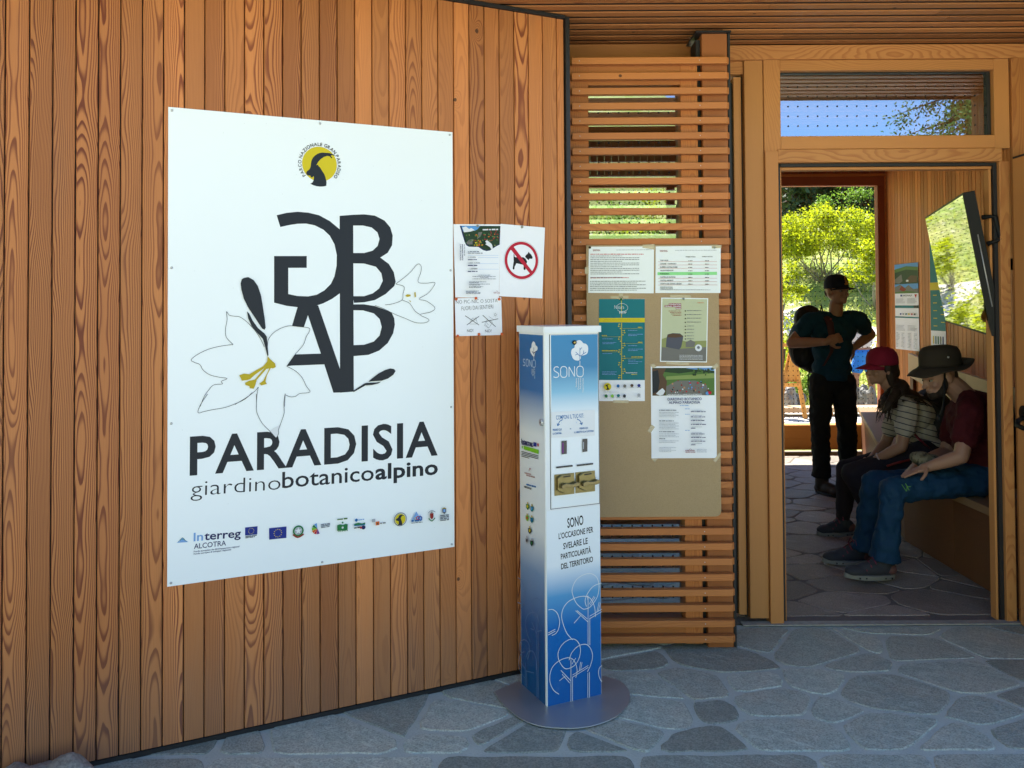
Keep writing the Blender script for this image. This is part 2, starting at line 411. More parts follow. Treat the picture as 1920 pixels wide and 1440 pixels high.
# ================================================================== ground
def clip(poly, p, n):
    out = []; k = len(poly)
    for i in range(k):
        a, b = poly[i], poly[(i + 1) % k]; da = (a - p).dot(n); db = (b - p).dot(n)
        if da <= 0: out.append(a)
        if da * db < 0: out.append(a + (b - a) * (da / (da - db)))
    return out
def chaikin(p, it=2):
    for _ in range(it):
        q = []; k = len(p)
        for i in range(k):
            a, b = p[i], p[(i + 1) % k]; q += [a * .75 + b * .25, a * .25 + b * .75]
        p = q
    return p
def paving(mb, bound, seeds, gap, z, h, rr, jag=0.0042, it=1):
    AN = 1.28; RW = [rr.uniform(0, .17) ** 2 for _ in seeds]; seeds = [(x, y * AN) for x, y in seeds]; S = np.array(seeds)
    for i, s in enumerate(seeds):
        s = V(s); poly = [V((b[0], b[1] * AN)) for b in bound]
        d = np.hypot(S[:, 0] - s.x, S[:, 1] - s.y); order = np.argsort(d)[1:26]
        for j in order:
            t = V(S[j]); n = (t - s)
            if n.length < 1e-6: continue
            g = gap * rr.uniform(.25, 1.75); nn = n.normalized(); off_ = .5 + max(-.22, min(.22, (RW[i] - RW[j]) / (2 * n.length_squared) * 2.2)); poly = clip(poly, s + n * off_ - nn * g / 2, nn)
            if len(poly) < 3: break
        if len(poly) < 3: continue
        poly = [V((p.x, p.y / AN)) for p in poly]
        # subdivide, jitter and round so that the edge looks broken, not cut
        for _ in range(2):
            k_ = len(poly); poly = [q for a in range(k_) for q in ((lambda p, q, e: (p + (q - p) * e, q + (p - q) * e))(poly[a], poly[(a + 1) % k_], min(.3, .028 / max(.03, (poly[(a + 1) % k_] - poly[a]).length))))]
        fine = []
        for a in range(len(poly)):
            p, q = poly[a], poly[(a + 1) % len(poly)]; m = max(1, int((q - p).length / .055))
            for e in range(m): fine.append(p + (q - p) * (e / m))
        fine = [p + V((rr.uniform(-1, 1), rr.uniform(-1, 1))) * jag for p in fine]
        c = sum(fine, V((0, 0))) / len(fine); k = len(fine); tl = V((rr.uniform(-.004, .004), rr.uniform(-.004, .004)))
        def zz(p): return z + h + (p - c).dot(tl)
        lo = [(*p, z - .004) for p in fine]; mid = [(*p, zz(p) - .004) for p in fine]
        hi = [(*(c + (p - c) * (1 - .006 / max(.02, (p - c).length))), zz(p)) for p in fine]
        fs = [[a, (a + 1) % k, k + (a + 1) % k, k + a] for a in range(k)] + [[k + a, k + (a + 1) % k, 2 * k + (a + 1) % k, 2 * k + a] for a in range(k)]
        fs.append([2 * k + a for a in range(k)])
        ar = sum(fine[a].x * fine[(a + 1) % k].y - fine[(a + 1) % k].x * fine[a].y for a in range(k))
        if ar < 0: fs = [f[::-1] for f in fs]
        mb.add(lo + mid + hi, fs, 0, rnd=(rr.random(), rr.random(), rr.random()))
def fill_seeds(seeds, x0, x1, y0, y1, dmin, rr, n=4000):
    S = list(seeds)
    for _ in range(n):
        p = (rr.uniform(x0, x1), rr.uniform(y0, y1))
        dm = dmin * rr.choice((.6, .8, 1, 1, 1.25))
        if all((p[0] - q[0]) ** 2 + (p[1] - q[1]) ** 2 > dm * dm for q in S): S.append(p)
    return S
rr = random.Random(11)
SEED_PX = [(1200,1247),(1342,1240),(1437,1203),(1530,1215),(1635,1208),(1730,1215),(1840,1203),(1225,1290),(1285,1282),(1332,1330),(1460,1322),(1545,1283),(1670,1302),(1800,1262),(1855,1335),(1160,1362),(1325,1392),(1490,1376),(1675,1372),(1610,1240),(1770,1395),
           (625,1382),(820,1386),(850,1345),(900,1312),(450,1402),(925,1372),(1000,1390),(1080,1395),(740,1340),(1560,1335),(1900,1255),(1210,1330),(1390,1280)]
YB = floor(1300, 1414).y
mb = MB()
pts = [tuple(floor(*p).xy) for p in SEED_PX]
sd1 = fill_seeds(pts, -2.2, 3.6, YB, 4.2, .40, rr, 2500)
paving(mb, [(-2.4, YB + .012), (3.8, YB + .012), (3.8, 4.16), (-2.4, 4.16)], sd1, .019, 0, .004, rr)
sd2 = fill_seeds([], -4.5, 4.5, .5, YB, .50, rr, 3000)
paving(mb, [(-4.6, .5), (4.6, .5), (4.6, YB - .012), (-4.6, YB - .012)], sd2, .019, 0, .004, rr)
pv = structure(mb.build('paving', STONE))
mb = MB(); mb.add([(-8, -9, 0), (9, -9, 0), (9, 4.2, 0), (-8, 4.2, 0)], [[0, 1, 2, 3]])
structure(mb.build('terrace_mortar', MORTAR))
mb = MB(); mb.add([(-14, -9.5, .012), (16, -9.5, .012), (16, .55, .012), (-14, .55, .012)], [[0, 1, 2, 3]])
structure(mb.build('bounce_forecourt', mortar_mat('pale_warm_bounce', (0.47, 0.45, 0.41), (0.59, 0.57, 0.52))))  # unseen ground added behind the camera, pale to bounce warm light forward
mb = MB(); sdi = fill_seeds([], .2, 4.2, 4.3, 9.0, .36, rr, 5000)
paving(mb, [(0.2, 4.30), (4.0, 4.30), (4.0, 9.0), (0.2, 9.0)], sdi, .010, .004, .004, rr, .004)
structure(mb.build('interior_paving', STONEI))
mb = MB(); mb.add([(-2.5, 4.2, .004), (4.0, 4.2, .004), (4.0, 9.1, .004), (-2.5, 9.1, .004)], [[0, 1, 2, 3]])
structure(mb.build('interior_floor', MORTARI))
def hgt(x, y):
    if y > 12.5:
        t = y - 12.5; z = .10 * t + .0165 * t * t if t < 11.5 else 3.33 + (.13 * (t - 11.5) if t < 40 else 3.7 + .5 * (t - 40))
        z += .22 * math.sin(x * .9 + y * .35) * min(1, t / 6) + .35 * math.sin(x * .31 - y * .21 + 1) * min(1, t / 10)
        if z > 34: z = 34 + (z - 34) * .3
        return z - .02
    if y < -9:
        t = -9 - y; a = max(0.0, min(1.0, (t - 6) / 120)); a = a * a * (3 - 2 * a)
        side = 1 / (1 + math.exp((x - 27) / 6)); r = 36 * side + 14 * (1 - side)
        return a * (r + 3 * math.sin(x * .12) + 2 * math.sin(x * .31 + y * .1)) - .02
    return -.02
def grid_axis(lo, hi, fine_lo, fine_hi, step, coarse):
    a = list(np.arange(lo, fine_lo, coarse)) + list(np.arange(fine_lo, fine_hi, step)) + list(np.arange(fine_hi, hi, coarse)) + [hi]
    return [float(q) for q in a]
xs = grid_axis(-160, 200, -6, 14, .5, 6); ys = grid_axis(-260, 160, 11, 40, .5, 5)
vs = [(x, y, hgt(x, y)) for y in ys for x in xs]; nx = len(xs)
fs = [[j * nx + i, j * nx + i + 1, (j + 1) * nx + i + 1, (j + 1) * nx + i] for j in range(len(ys) - 1) for i in range(nx - 1)]
mb = MB(); mb.add(vs, fs, smooth=True)
m, b = mat('meadow'); p = poswo(); a1 = noise(p, .7, 5, .65); a2 = noise(p, 6, 4, .7); a3 = noise(p, .16, 3)
c = mixc(smooth(a1, .35, .65), (0.22, 0.29, 0.06), (0.38, 0.37, 0.14)); c = mixc(smooth(a2, .45, .7, 0, .6), c, (0.50, 0.46, 0.22)); c = mixc(smooth(a3, .5, .65, 0, .5), c, (0.14, 0.23, 0.03))
c = mixc(smooth(noise(p, 2.2, 4, .7), .62, .70), c, (0.55, 0.52, 0.46))
setb(b, c, .9, bump(a2, 1, .08), spec=.1); structure(mb.build('ground', m))
mb = MB(); mb.add([(-6, 9.35, 0.0), (14, 9.35, 0.0), (14, 12.6, 0.0), (-6, 12.6, 0.0)], [[0, 1, 2, 3]])
structure(mb.build('garden_terrace', mortar_mat('sunlit_terrace', (0.44, 0.42, 0.37), (0.54, 0.52, 0.47))))
# a pale gravel path climbing the slope
mb = MB(); pth = []
for k in range(40):
    t = k / 39; y = 15.2 + t * 4.6; x = 7.3 - .9 * t + .35 * math.sin(t * 5); pth.append((x, y))
vs = []
for x, y in pth:
    for s in (-.5, 0, .5): vs.append((x + s * 1.3, y, hgt(x + s * 1.3, y) + .045))
mb.add(vs, [[3 * k + j, 3 * k + j + 1, 3 * k + j + 4, 3 * k + j + 3] for k in range(39) for j in (0, 1)])
structure(mb.build('path', mortar_mat('gravel', (0.50, 0.47, 0.42), (0.62, 0.59, 0.54))))

# ================================================================== timber wall with the sign
WA0 = floor(940, 1274); WA1 = floor(170, 1442)
wd = (WA0 - WA1).normalized(); wn = V((wd.y, -wd.x, 0))          # wd to the right and away, wn towards the viewer
WALLP = Plane(V((WA0.x, WA0.y, 0)), wd, wn)
WTOP = WALLP.px(1050, 36)[1]
uR = WALLP.px(1062, 700)[0]; uL = WALLP.px(-420, 700)[0]
wall = thing('timber_wall', 'larch board wall angling back from the left that carries the large white sign', 'wall')
BW = 0.0
us = [WALLP.px(x, 100)[0] for x in (10, 143.3, 307.3, 459, 599)]
BW = (us[4] - us[0]) / 15.0
mb = MB(); u = us[0] - BW * 14; rr2 = random.Random(5)
ZB = 0.026
while u < uR - .01:
    bw = min(BW, uR - u) - .0038
    fl = u < us[2] + .03; r_3 = (rr2.random(), rr2.random() * (.55 if fl else 1.0), .55 + .45 * rr2.random() if fl else rr2.random() * .8)
    mb.board(WALLP.w3((u + .0019, ZB), -.022), wd, wn, (0, 0, 1), bw, .022, WTOP - ZB, .0022, r_3)
    u += BW
mb.build('cladding', LARCH, wall)
mb = MB(); mb.board(WALLP.w3((uL - 1, .03), -.16), wd, wn, (0, 0, 1), uR - uL + 1 - .002, .136, WTOP - .03, 0); mb.build('backing', RUBBER, wall)
mb = MB(); mb.board(WALLP.w3((uL - 1, 0.0), -.14), (0, 0, 1), wn, wd, .020, .134, uR - uL + 1.0, .002); mb.build('base_strip', METAL, wall)
mb = MB(); mb.board(WALLP.w3((uR + .002, .0), -.165), wd, wn, (0, 0, 1), .020, .178, WTOP + .012, .001); mb.build('edge_trim', METAL, wall)
mb = MB(); mb.board(WALLP.w3((uL - 1, WTOP + .0015), -.165), (0, 0, 1), wn, wd, .016, .176, uR - uL + 1.0, .001); mb.build('top_trim', METAL, wall)

# ================================================================== canopy with slatted soffit
ZS = WTOP + .020
canopy = thing('canopy', 'deep timber roof with dark gapped larch soffit slats above the doorway', 'canopy')
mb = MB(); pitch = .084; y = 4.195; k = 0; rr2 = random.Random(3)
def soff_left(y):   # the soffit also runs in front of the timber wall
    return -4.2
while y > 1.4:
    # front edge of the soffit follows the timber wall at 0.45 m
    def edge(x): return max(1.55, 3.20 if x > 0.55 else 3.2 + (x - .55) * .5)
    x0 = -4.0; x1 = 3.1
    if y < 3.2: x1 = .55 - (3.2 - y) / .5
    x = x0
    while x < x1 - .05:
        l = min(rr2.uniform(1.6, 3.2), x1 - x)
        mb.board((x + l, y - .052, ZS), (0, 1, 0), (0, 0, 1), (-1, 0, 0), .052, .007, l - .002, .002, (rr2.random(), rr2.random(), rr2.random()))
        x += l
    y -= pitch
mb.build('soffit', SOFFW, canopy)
mb = MB(); e0 = (-4.2, 3.2 - 4.75 * .5)
mb.prism([(-4.2, e0[1] - .03, ZS + .0075), (.55, 3.17, ZS + .0075), (3.2, 3.17, ZS + .0075), (3.2, 4.22, ZS + .0075), (-4.2, 4.22, ZS + .0075)], (0, 0, 1), .22); mb.build('roof', METAL, canopy)
mb = MB(); mb.board((.56, 3.155, ZS - .01), (0, 0, 1), (0, 1, 0), (1, 0, 0), .26, .012, 2.6, .001); mb.build('fascia', METAL, canopy)

# ================================================================== louvre screen
YL = 3.88
scr = thing('louvre_screen', 'horizontal larch louvre screen with a window behind it, beside the doorway', 'louvre')
zt = atY(1220, 107, YL).z; zb = atY(1220, 1206, YL).z; NS = 39
xl = atY(1073, 300, YL).x; xr = atY(1372, 500, YL).x
ph = (zt - zb - .030) / (NS - 1)
mb = MB(); rr2 = random.Random(21)
for i in range(NS):
    z = zb + i * ph + rr2.uniform(-.0012, .0012); r3 = (rr2.random(), rr2.random(), rr2.random())
    hh = .030; dd = .036; c = .012
    # slat with chamfered right end: plan outline extruded upwards
    pl = [(xl, YL), (xr - c, YL), (xr, YL + c), (xr, YL + dd), (xl, YL + dd)]
    kk = len(pl); vs = [(a, b_, z + t) for t in (0, hh) for a, b_ in pl]
    sl_ = [(a, b_ + .0, z + .0) for a, b_ in pl]
    g = [(t - hh / 2, b_ - YL, a) for t in (0, hh) for a, b_ in pl]
    mb.add(vs, [list(range(kk))[::-1], list(range(kk, 2 * kk))] + [[q, (q + 1) % kk, kk + (q + 1) % kk, kk + q] for q in range(kk)], 0, g, r3)
mb.build('slats', LOUVRE, scr, bevel=.0022)
mb = MB()
for i in range(NS):
    z = zb + i * ph + .015
    for x in (xl + .035, xr - .135):
        mb = MB(); mb.tube([(x, YL - .0008, z), (x, YL + .004, z)], .0026, 6); mb.build('nail_head', STEEL, scr)
YP = 3.925
def X_(px, py, Y): return atY(px, py, Y).x
def Z_(px, py, Y): return atY(px, py, Y).z
def vboard(mbx, x0, x1, z0, z1, y0, d, bev=.002): mbx.board((x0, y0, z0), (1, 0, 0), (0, 1, 0), (0, 0, 1), x1 - x0, d, z1 - z0, bev)
def hboard(mbx, x0, x1, z0, z1, y0, d, bev=.002): mbx.board((x0, y0, z0), (0, 0, 1), (0, 1, 0), (1, 0, 0), z1 - z0, d, x1 - x0, bev)
wx0, wx1, wx2, wx3 = [X_(p, 300, YP) for p in (1068, 1104, 1277, 1309)]
mb = MB()
vboard(mb, wx0, wx1, .02, zt - .02, YP, .11); vboard(mb, wx2, wx3, .02, zt - .02, YP, .11)
hboard(mb, wx1, wx2, zt - .115, zt - .02, YP + .002, .106); hboard(mb, wx1, wx2, .02, .115, YP + .002, .106)
mb.build('window_frame', LOUVRE, scr)
px0, px1 = X_(1318, 300, YP), X_(1366, 300, YP); FX0 = px0 - .001
mb = MB(); vboard(mb, wx3 + .002, px0 - .002, .0, ZS - .05, YP + .03, .12, 0); vboard(mb, px1 + .002, px1 + .012, .0, ZS - .03, YP - .002, .2, 0); mb.build('gasket', RUBBER, scr)
mb = MB(); vboard(mb, px0, px1, .0, ZS - .032, YP, .14, .003); mb.build('post', POSTW, scr)
mb = MB(); hboard(mb, px0 - .03, px1 + .014, ZS - .031, ZS - .022, YP - .02, .22, .001); mb.build('post_cap', METAL, scr)
mb = MB(); hboard(mb, wx0 - .3, FX0, zt - .03, ZS - .003, 4.165, .03); mb.build('frieze', SOFFW, scr)
pane = MB(); pane.add([(wx1 - .01, YP + .07, .1), (wx2 + .01, YP + .07, .1), (wx2 + .01, YP + .07, zt - .1), (wx1 - .01, YP + .07, zt - .1)], [[0, 1, 2, 3]])
pn = pane.build('pane', GLASS, scr)
def dots(pl_, x0, x1, z0, z1, step, r, parent, n=8):
    m_ = MB(); z = z0
    while z < z1:
        x = x0
        while x < x1:
            m_.add([pl_(x + r * math.cos(2 * math.pi * i / n), z + r * math.sin(2 * math.pi * i / n)) for i in range(n)], [list(range(n))]); x += step
        z += step
    return m_.build('dot_print', RUBBER, parent)
dots(lambda x, z: (x, YP + .068, z), wx1 + .006, wx2 - .005, .16, zt - .14, .0465, .0045, pn)

# ================================================================== door frame with transom
YF = 4.20
fr = thing('door_frame', 'honey coloured larch door frame with a transom window over the open doorway', 'door frame')
ztop = Z_(1660, 111, YF)
def FX(p, y=700, Y=YF): return X_(p, y, Y)
xo0, xo1 = FX(1471), FX(1880)            # door opening
zh = Z_(1660, 304, YF)                   # underside of the header
mb = MB()
vboard(mb, FX(1384), FX(1398.5), .04, Z_(1380, 142, YF), YF + .03, .06); mb.build('side_stile', FRAMEW, fr)
mb = MB(); hboard(mb, FX(1366), FX(1402) - .001, Z_(1385, 137, YF), ztop, YF + .02, .06); mb.build('side_head', FRAMEW, fr)
mb = MB(); vboard(mb, FX(1376), FX(1383.5), .04, ztop - .10, YF + .05, .1, 0); vboard(mb, FX(1398.8), FX(1402), .02, ztop - .07, YF + .05, .06, 0); mb.build('gasket', RUBBER, fr)
mb = MB(); vboard(mb, FX(1402.4), FX(1438) - .001, .03, ztop - .001, YF + .006, .08); mb.build('jamb', FRAMEW, fr)
z2 = Z_(1450, 284, YF)
mb = MB(); vboard(mb, FX(1438) + .001, FX(1470), z2 + .001, ztop - .001, YF, .08); mb.build('jamb', FRAMEW, fr)
mb = MB(); vboard(mb, FX(1438) + .001, FX(1463), .0, z2 - .001, YF - .012, .09); mb.build('jamb', FRAMEW, fr)
mb = MB(); vboard(mb, FX(1464), FX(1471), .0, zh, YF + .03, .05, 0); mb.build('seal', RUBBER, fr)
zA, zB_, zC = Z_(1660, 131, YF), Z_(1660, 254, YF), Z_(1660, 279, YF)
mb = MB(); hboard(mb, FX(1470) + .001, FX(1873), zA, ztop - .001, YF + .002, .08); mb.build('transom_rail', FRAMEW, fr)
mb = MB(); hboard(mb, FX(1470) + .001, FX(1873), zC + .001, zB_, YF + .002, .08); mb.build('transom_rail', FRAMEW, fr)
mb = MB(); hboard(mb, FX(1463) + .001, FX(1884), zh, zC - .001, YF - .008, .09); mb.build('header', FRAMEW, fr)
mb = MB(); hboard(mb, FX(1471), FX(1880), zh - .016, zh - .001, YF + .02, .06, 0); vboard(mb, FX(1873), FX(1880), .0, zh - .016, YF + .02, .06, 0); mb.build('door_seal', RUBBER, fr)
mb = MB(); hboard(mb, FX(1474), FX(1873), zh - .031, zh - .017, YF + .035, .05); vboard(mb, FX(1868), FX(1873) - .001, .0, zh - .032, YF + .036, .05); vboard(mb, FX(1471) + .001, FX(1474), 0, zh - .017, YF + .036, .05); mb.build('inner_stop', FRAMEW, fr)
mb = MB(); vboard(mb, FX(1880) + .001, FX(1899), .0, zh, YF + .0, .08); mb.build('jamb', FRAMEW, fr)
mb = MB(); vboard(mb, FX(1873) + .001, FX(1902), zC, ztop - .001, YF + .001, .08); mb.build('jamb', FRAMEW, fr)
mb = MB(); hboard(mb, FX(1372), FX(1945), ztop + .001, ZS - .003, YF - .004, .09); mb.build('top_plate', FRAMEW, fr)
tx0, tx1 = FX(1470) - .005, FX(1873) + .005
mb = MB(); mb.add([(tx0, YF + .045, zB_ - .005), (tx1, YF + .045, zB_ - .005), (tx1, YF + .045, zA + .005), (tx0, YF + .045, zA + .005)], [[0, 1, 2, 3]])
tp = mb.build('transom_pane', GLASS, fr)
dots(lambda x, z: (x, YF + .043, z), FX(1483, 200), FX(1862, 200), Z_(1660, 232, YF), zA - .03, .0485, .0042, tp, 10)
mb = MB()
hboard(mb, tx0, tx1, zA - .008, zA - .001, YF + .036, .03, 0); vboard(mb, FX(1866), FX(1873) - .001, zB_ + .001, zA - .009, YF + .03, .03, 0); mb.build('transom_seal', RUBBER, fr)
mb = MB(); hboard(mb, FX(1385), xo1 + .1, .0045, .011, YF - .03, .05, .001); mb.build('threshold', plain('worn_threshold', (0.30, 0.29, 0.26), .6, var=.35, nscale=40, bmp=.5), fr)

# right-hand side wall beyond the door leaf
sw = thing('side_wall', 'dark larch boarded wall at the far right edge beside the opened door', 'wall')
mb = MB(); x = FX(1903) + .004; rr2 = random.Random(8)
while x < 3.0:
    mb.board((x, YF - .01, .0), (1, 0, 0), (0, 1, 0), (0, 0, 1), .066, .02, ztop, .002); x += .0685
mb.build('cladding', INTW, sw)
mb = MB(); y = 4.16
while y > 3.25:
    mb.board((2.83, y - .066, .0), (0, 1, 0), (1, 0, 0), (0, 0, 1), .066, .02, ZS - .01, .002); y -= .0685
mb.build('return_cladding', SOFFW, sw)
mb = MB(); mb.box((2.852, 3.24, .0), (3.0, 4.16, ZS - .01)); mb.build('backing', RUBBER, sw)

# the leaf of the entrance door, swung out towards the viewer
dl = thing('entrance_door', 'wooden entrance door swung open towards the viewer with black lever handle', 'door')
dx = FX(1903, 700, 4.17); zd = Z_(1905, 296, 4.12)
mb = MB(); mb.board((dx, 3.26, .012), (0, 1, 0), (1, 0, 0), (0, 0, 1), .90, .066, zd - .012, .003); mb.build('leaf', FRAMEW, dl)
mb = MB(); mb.board((dx + .01, 4.162, .012), (0, 1, 0), (1, 0, 0), (0, 0, 1), .012, .05, zd - .012, .0); mb.board((dx + .002, 3.26, zd + .001), (1, 0, 0), (0, 0, 1), (0, 1, 0), .062, .01, .90, 0); mb.build('seal', RUBBER, dl)
hz = Z_(1900, 775, 4.08)
mb = MB(); mb.tube([(dx - .001, 4.085, hz), (dx - .014, 4.085, hz)], .036, 20); hd = mb.build('handle', BLACK, dl)
mb = MB(); mb.tube([(dx - .014, 4.085, hz - .02), (dx - .040, 4.083, hz - .035), (dx - .052, 4.07, hz - .055), (dx - .052, 4.02, hz - .062), (dx - .050, 3.95, hz - .062)], [.011, .012, .012, .011, .010], 10); mb.build('lever', BLACK, hd)

# ================================================================== the room behind
room = thing('visitor_room', 'larch lined room seen through the doorway, open to the garden at the back', 'room')
XR, YBK, ZC2 = 3.90, 9.0, 3.35
mb = MB(); y = 4.34; rr2 = random.Random(14)
while y < YBK:
    bw = rr2.choice((.045, .058, .058, .075))
    mb.board((XR, y, .0), (0, 1, 0), (1, 0, 0), (0, 0, 1), bw - .004, .02, ZC2, .002, (rr2.random(), rr2.random(), rr2.random())); y += bw
mb.build('wall_boards', INTW, room)
mb = MB(); mb.box((XR + .021, 4.2, 0), (XR + .2, 9.2, ZC2)); mb.build('wall_core', RUBBER, room)
mb = MB(); mb.box((-2.6, 4.35, 0), (-2.5, 9.2, ZC2)); mb.build('wall_core', RUBBER, room)
mb = MB(); mb.box((-2.5, 4.3, ztop + .04), (XR + .2, 4.34, ZC2)); mb.build('wall_core', RUBBER, room)
mb = MB(); mb.box((-2.6, 4.04, 0), (wx0 - .005, 4.10, ZS + .2)); mb.build('wall_core', RUBBER, room)
mb = MB(); mb.box((-2.6, 4.22, ZS + .035), (XR + .2, 4.30, ZC2)); mb.build('wall_core', RUBBER, room)  # unseen filler added to stop light leaking between canopy and room roof
mb = MB(); mb.box((FX(1910) + .15, 4.24, 0), (XR + .02, 4.30, ztop + .04)); mb.build('wall_core', RUBBER, room)
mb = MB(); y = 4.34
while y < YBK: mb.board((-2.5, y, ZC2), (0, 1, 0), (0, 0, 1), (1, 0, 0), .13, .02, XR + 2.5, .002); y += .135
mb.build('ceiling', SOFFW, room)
zg0, zg1 = Z_(1560, 799, YBK), Z_(1560, 349, YBK); xg1 = X_(1645, 500, YBK)
zr1 = Z_(1560, 332, YBK)
mb = MB(); x = -2.4
while x < XR: mb.board((x, YBK, zr1 + .03), (1, 0, 0), (0, 1, 0), (0, 0, 1), .072, .02, ZC2 - zr1 - .03, .002); x += .075
mb.build('header_boards', REDW, room)
mb = MB(); hboard(mb, -2.4, xg1 + .07, zg1, zr1, YBK - .03, .08); vboard(mb, xg1, xg1 + .07, zg0, zg1 - .001, YBK - .03, .08); vboard(mb, 1.62, 1.70, zg0, zg1 - .001, YBK - .03, .08); wf = mb.build('window_frame', REDW, room)
mb = MB(); hboard(mb, -2.4, xg1 + .13, zr1 + .001, zr1 + .028, YBK - .045, .06); vboard(mb, xg1 + .071, XR - .001, 0, zr1, YBK - .04, .07); mb.build('trim', INTW, room)
mb = MB(); zz0 = zg0 / 3
for i in range(2): hboard(mb, -2.4, xg1 + .07, .03 + i * (zg0 - .03) / 2 + .001, .03 + (i + 1) * (zg0 - .03) / 2 - .001, YBK - .02 - .012 * i, .07)
hboard(mb, -2.4, xg1 + .07, zg0, zg0 + .02, YBK - .06, .16); mb.build('sill', OUTW, room)
mb = MB(); mb.add([(-2.4, YBK + .03, zg0 - .01), (xg1 + .02, YBK + .03, zg0 - .01), (xg1 + .02, YBK + .03, zg1 + .01), (-2.4, YBK + .03, zg1 + .01)], [[0, 1, 2, 3]])
bp = mb.build('garden_pane', GLASSB, room)
dots(lambda x, z: (x, YBK + .026, z), .55, xg1 - .02, zg0 + .04, zg1 - .02, .0485, .0065, bp, 6)
mb = MB(); mb.box((-4.2, 4.31, ZC2 + .03), (4.4, 10.45, ZC2 + .25)); mb.box((-4.2, 9.03, ZC2 + .0), (4.4, 10.45, ZC2 + .028)); mb.build('roof', METAL, room)

# bench
bench = thing('built_in_bench', 'long built-in timber bench running along the right wall to the garden window', 'bench')
fe = [(2.50, 4.36), (2.50, 5.62), (2.80, 6.65), (3.56, 8.93)]; ZSEAT = .47
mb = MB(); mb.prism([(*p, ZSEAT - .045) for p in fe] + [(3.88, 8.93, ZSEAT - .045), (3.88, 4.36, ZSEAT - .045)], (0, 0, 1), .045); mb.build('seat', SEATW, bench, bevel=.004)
def vplank(mbx, a, b_, z0, z1, th, bev=.002):
    a = V((*a, 0)); b_ = V((*b_, 0)); d = (b_ - a); L = d.length; d.normalize(); n = V((d.y, -d.x, 0))
    mbx.board(a + V((0, 0, z0)), (0, 0, 1), n, d, z1 - z0, th, L, bev)
mb = MB()
for a, b_ in zip(fe[:-1], fe[1:]):
    n_ = max(1, int(math.dist(a, b_) / .42))
    for i in range(n_):
        p = V(a) + (V(b_) - V(a)) * (i / n_) + V((.03, 0)); q = V(a) + (V(b_) - V(a)) * ((i + 1) / n_) + V((.03, 0)); d = (q - p).normalized() * .002
        vplank(mb, p + d, q - d, .012, ZSEAT - .046, .02, .0015)
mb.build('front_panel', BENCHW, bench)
be = [(2.84, 4.38), (2.86, 5.05), (3.10, 5.92), (3.36, 6.9), (3.84, 8.4)]
mb = MB()
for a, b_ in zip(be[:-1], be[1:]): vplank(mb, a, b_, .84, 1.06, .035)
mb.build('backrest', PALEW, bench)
for p in be:
    mb = MB(); mb.box((p[0] + .03, p[1] - .03, ZSEAT), (p[0] + .09, p[1] + .03, 1.0)); mb.build('backrest_bracket', BENCHW, bench)
# ================================================================== inks and papers
def ink(name, rgb, rough=0.5): return plain(name, tuple(x * .86 for x in srgb(*rgb)), rough, var=.03, spec=.25)
INK = ink('ink_charcoal', (36, 41, 49)); INKB = ink('ink_black', (14, 14, 16)); GREYINK = ink('ink_grey', (120, 125, 132)); LGREY = ink('ink_light_grey', (176, 180, 186))
YEL = ink('ink_yellow', (222, 200, 30)); OCHRE = ink('ink_ochre', (196, 172, 30)); WHITE = ink('ink_white', (236, 238, 240)); RED = ink('ink_red', (196, 22, 52)); DRED = ink('ink_dark_red', (150, 40, 34))
NAVY = ink('ink_navy', (24, 32, 92)); EUB = ink('ink_flag_blue', (28, 48, 140)); LBL = ink('ink_light_blue', (128, 172, 226)); BLU = ink('ink_blue', (0, 104, 172)); GRN = ink('ink_green', (30, 120, 62)); LGRN = ink('ink_lime', (128, 196, 40)); PGRN = ink('ink_pale_green', (150, 230, 150))
TEAL = ink('ink_teal', (0, 118, 126)); ORA = ink('ink_orange', (226, 108, 34)); PUR = ink('ink_purple', (120, 50, 130)); SKYB = ink('ink_sky', (96, 160, 220)); BROWN = ink('ink_brown', (96, 70, 50))
DGRN = ink('ink_dark_green', (38, 66, 40)); MGRN = ink('ink_mid_green', (86, 122, 58)); HILL = ink('ink_hill', (140, 160, 90)); STONEG = ink('ink_stone', (120, 118, 112)); TAN = ink('ink_tan', (190, 140, 105)); SAGE = ink('ink_sage', (200, 204, 168)); OLIVE = ink('ink_olive', (150, 156, 96)); DST = ink('ink_dark_stone', (84, 86, 98))
def paper(name, rgb, rough=.55, b=.0):
    m, bs = mat(name); n = noise(objco(), 7, 4, .6); c = mixc(n, tuple(x * .95 for x in srgb(*rgb)), srgb(*rgb)); setb(bs, c, rough, bump(n, b, .02) if b else None, spec=.4); return m
PAPER = paper('paper', (240, 241, 244), .6, .35); FILM = paper('laminated_paper', (232, 236, 238), .12, .5)
def panelmat(name, rgb):
    m, b = mat(name); p = objco(); n = noise(p, 2.2, 4, .6); s = vor(p, 23.0); sp = noise(p, 160, 2)
    c = mixc(n, tuple(x * .965 for x in srgb(*rgb)), srgb(*rgb)); c = mixc(op('LESS_THAN', s, .022) * .7, c, (.35, .36, .36)); setb(b, c, .38, bump(sp, .05, .001), spec=.45); return m
SIGNM = panelmat('white_composite_panel', (238, 243, 244))
PINW = plain('tape', (0.62, 0.52, 0.33), .3)

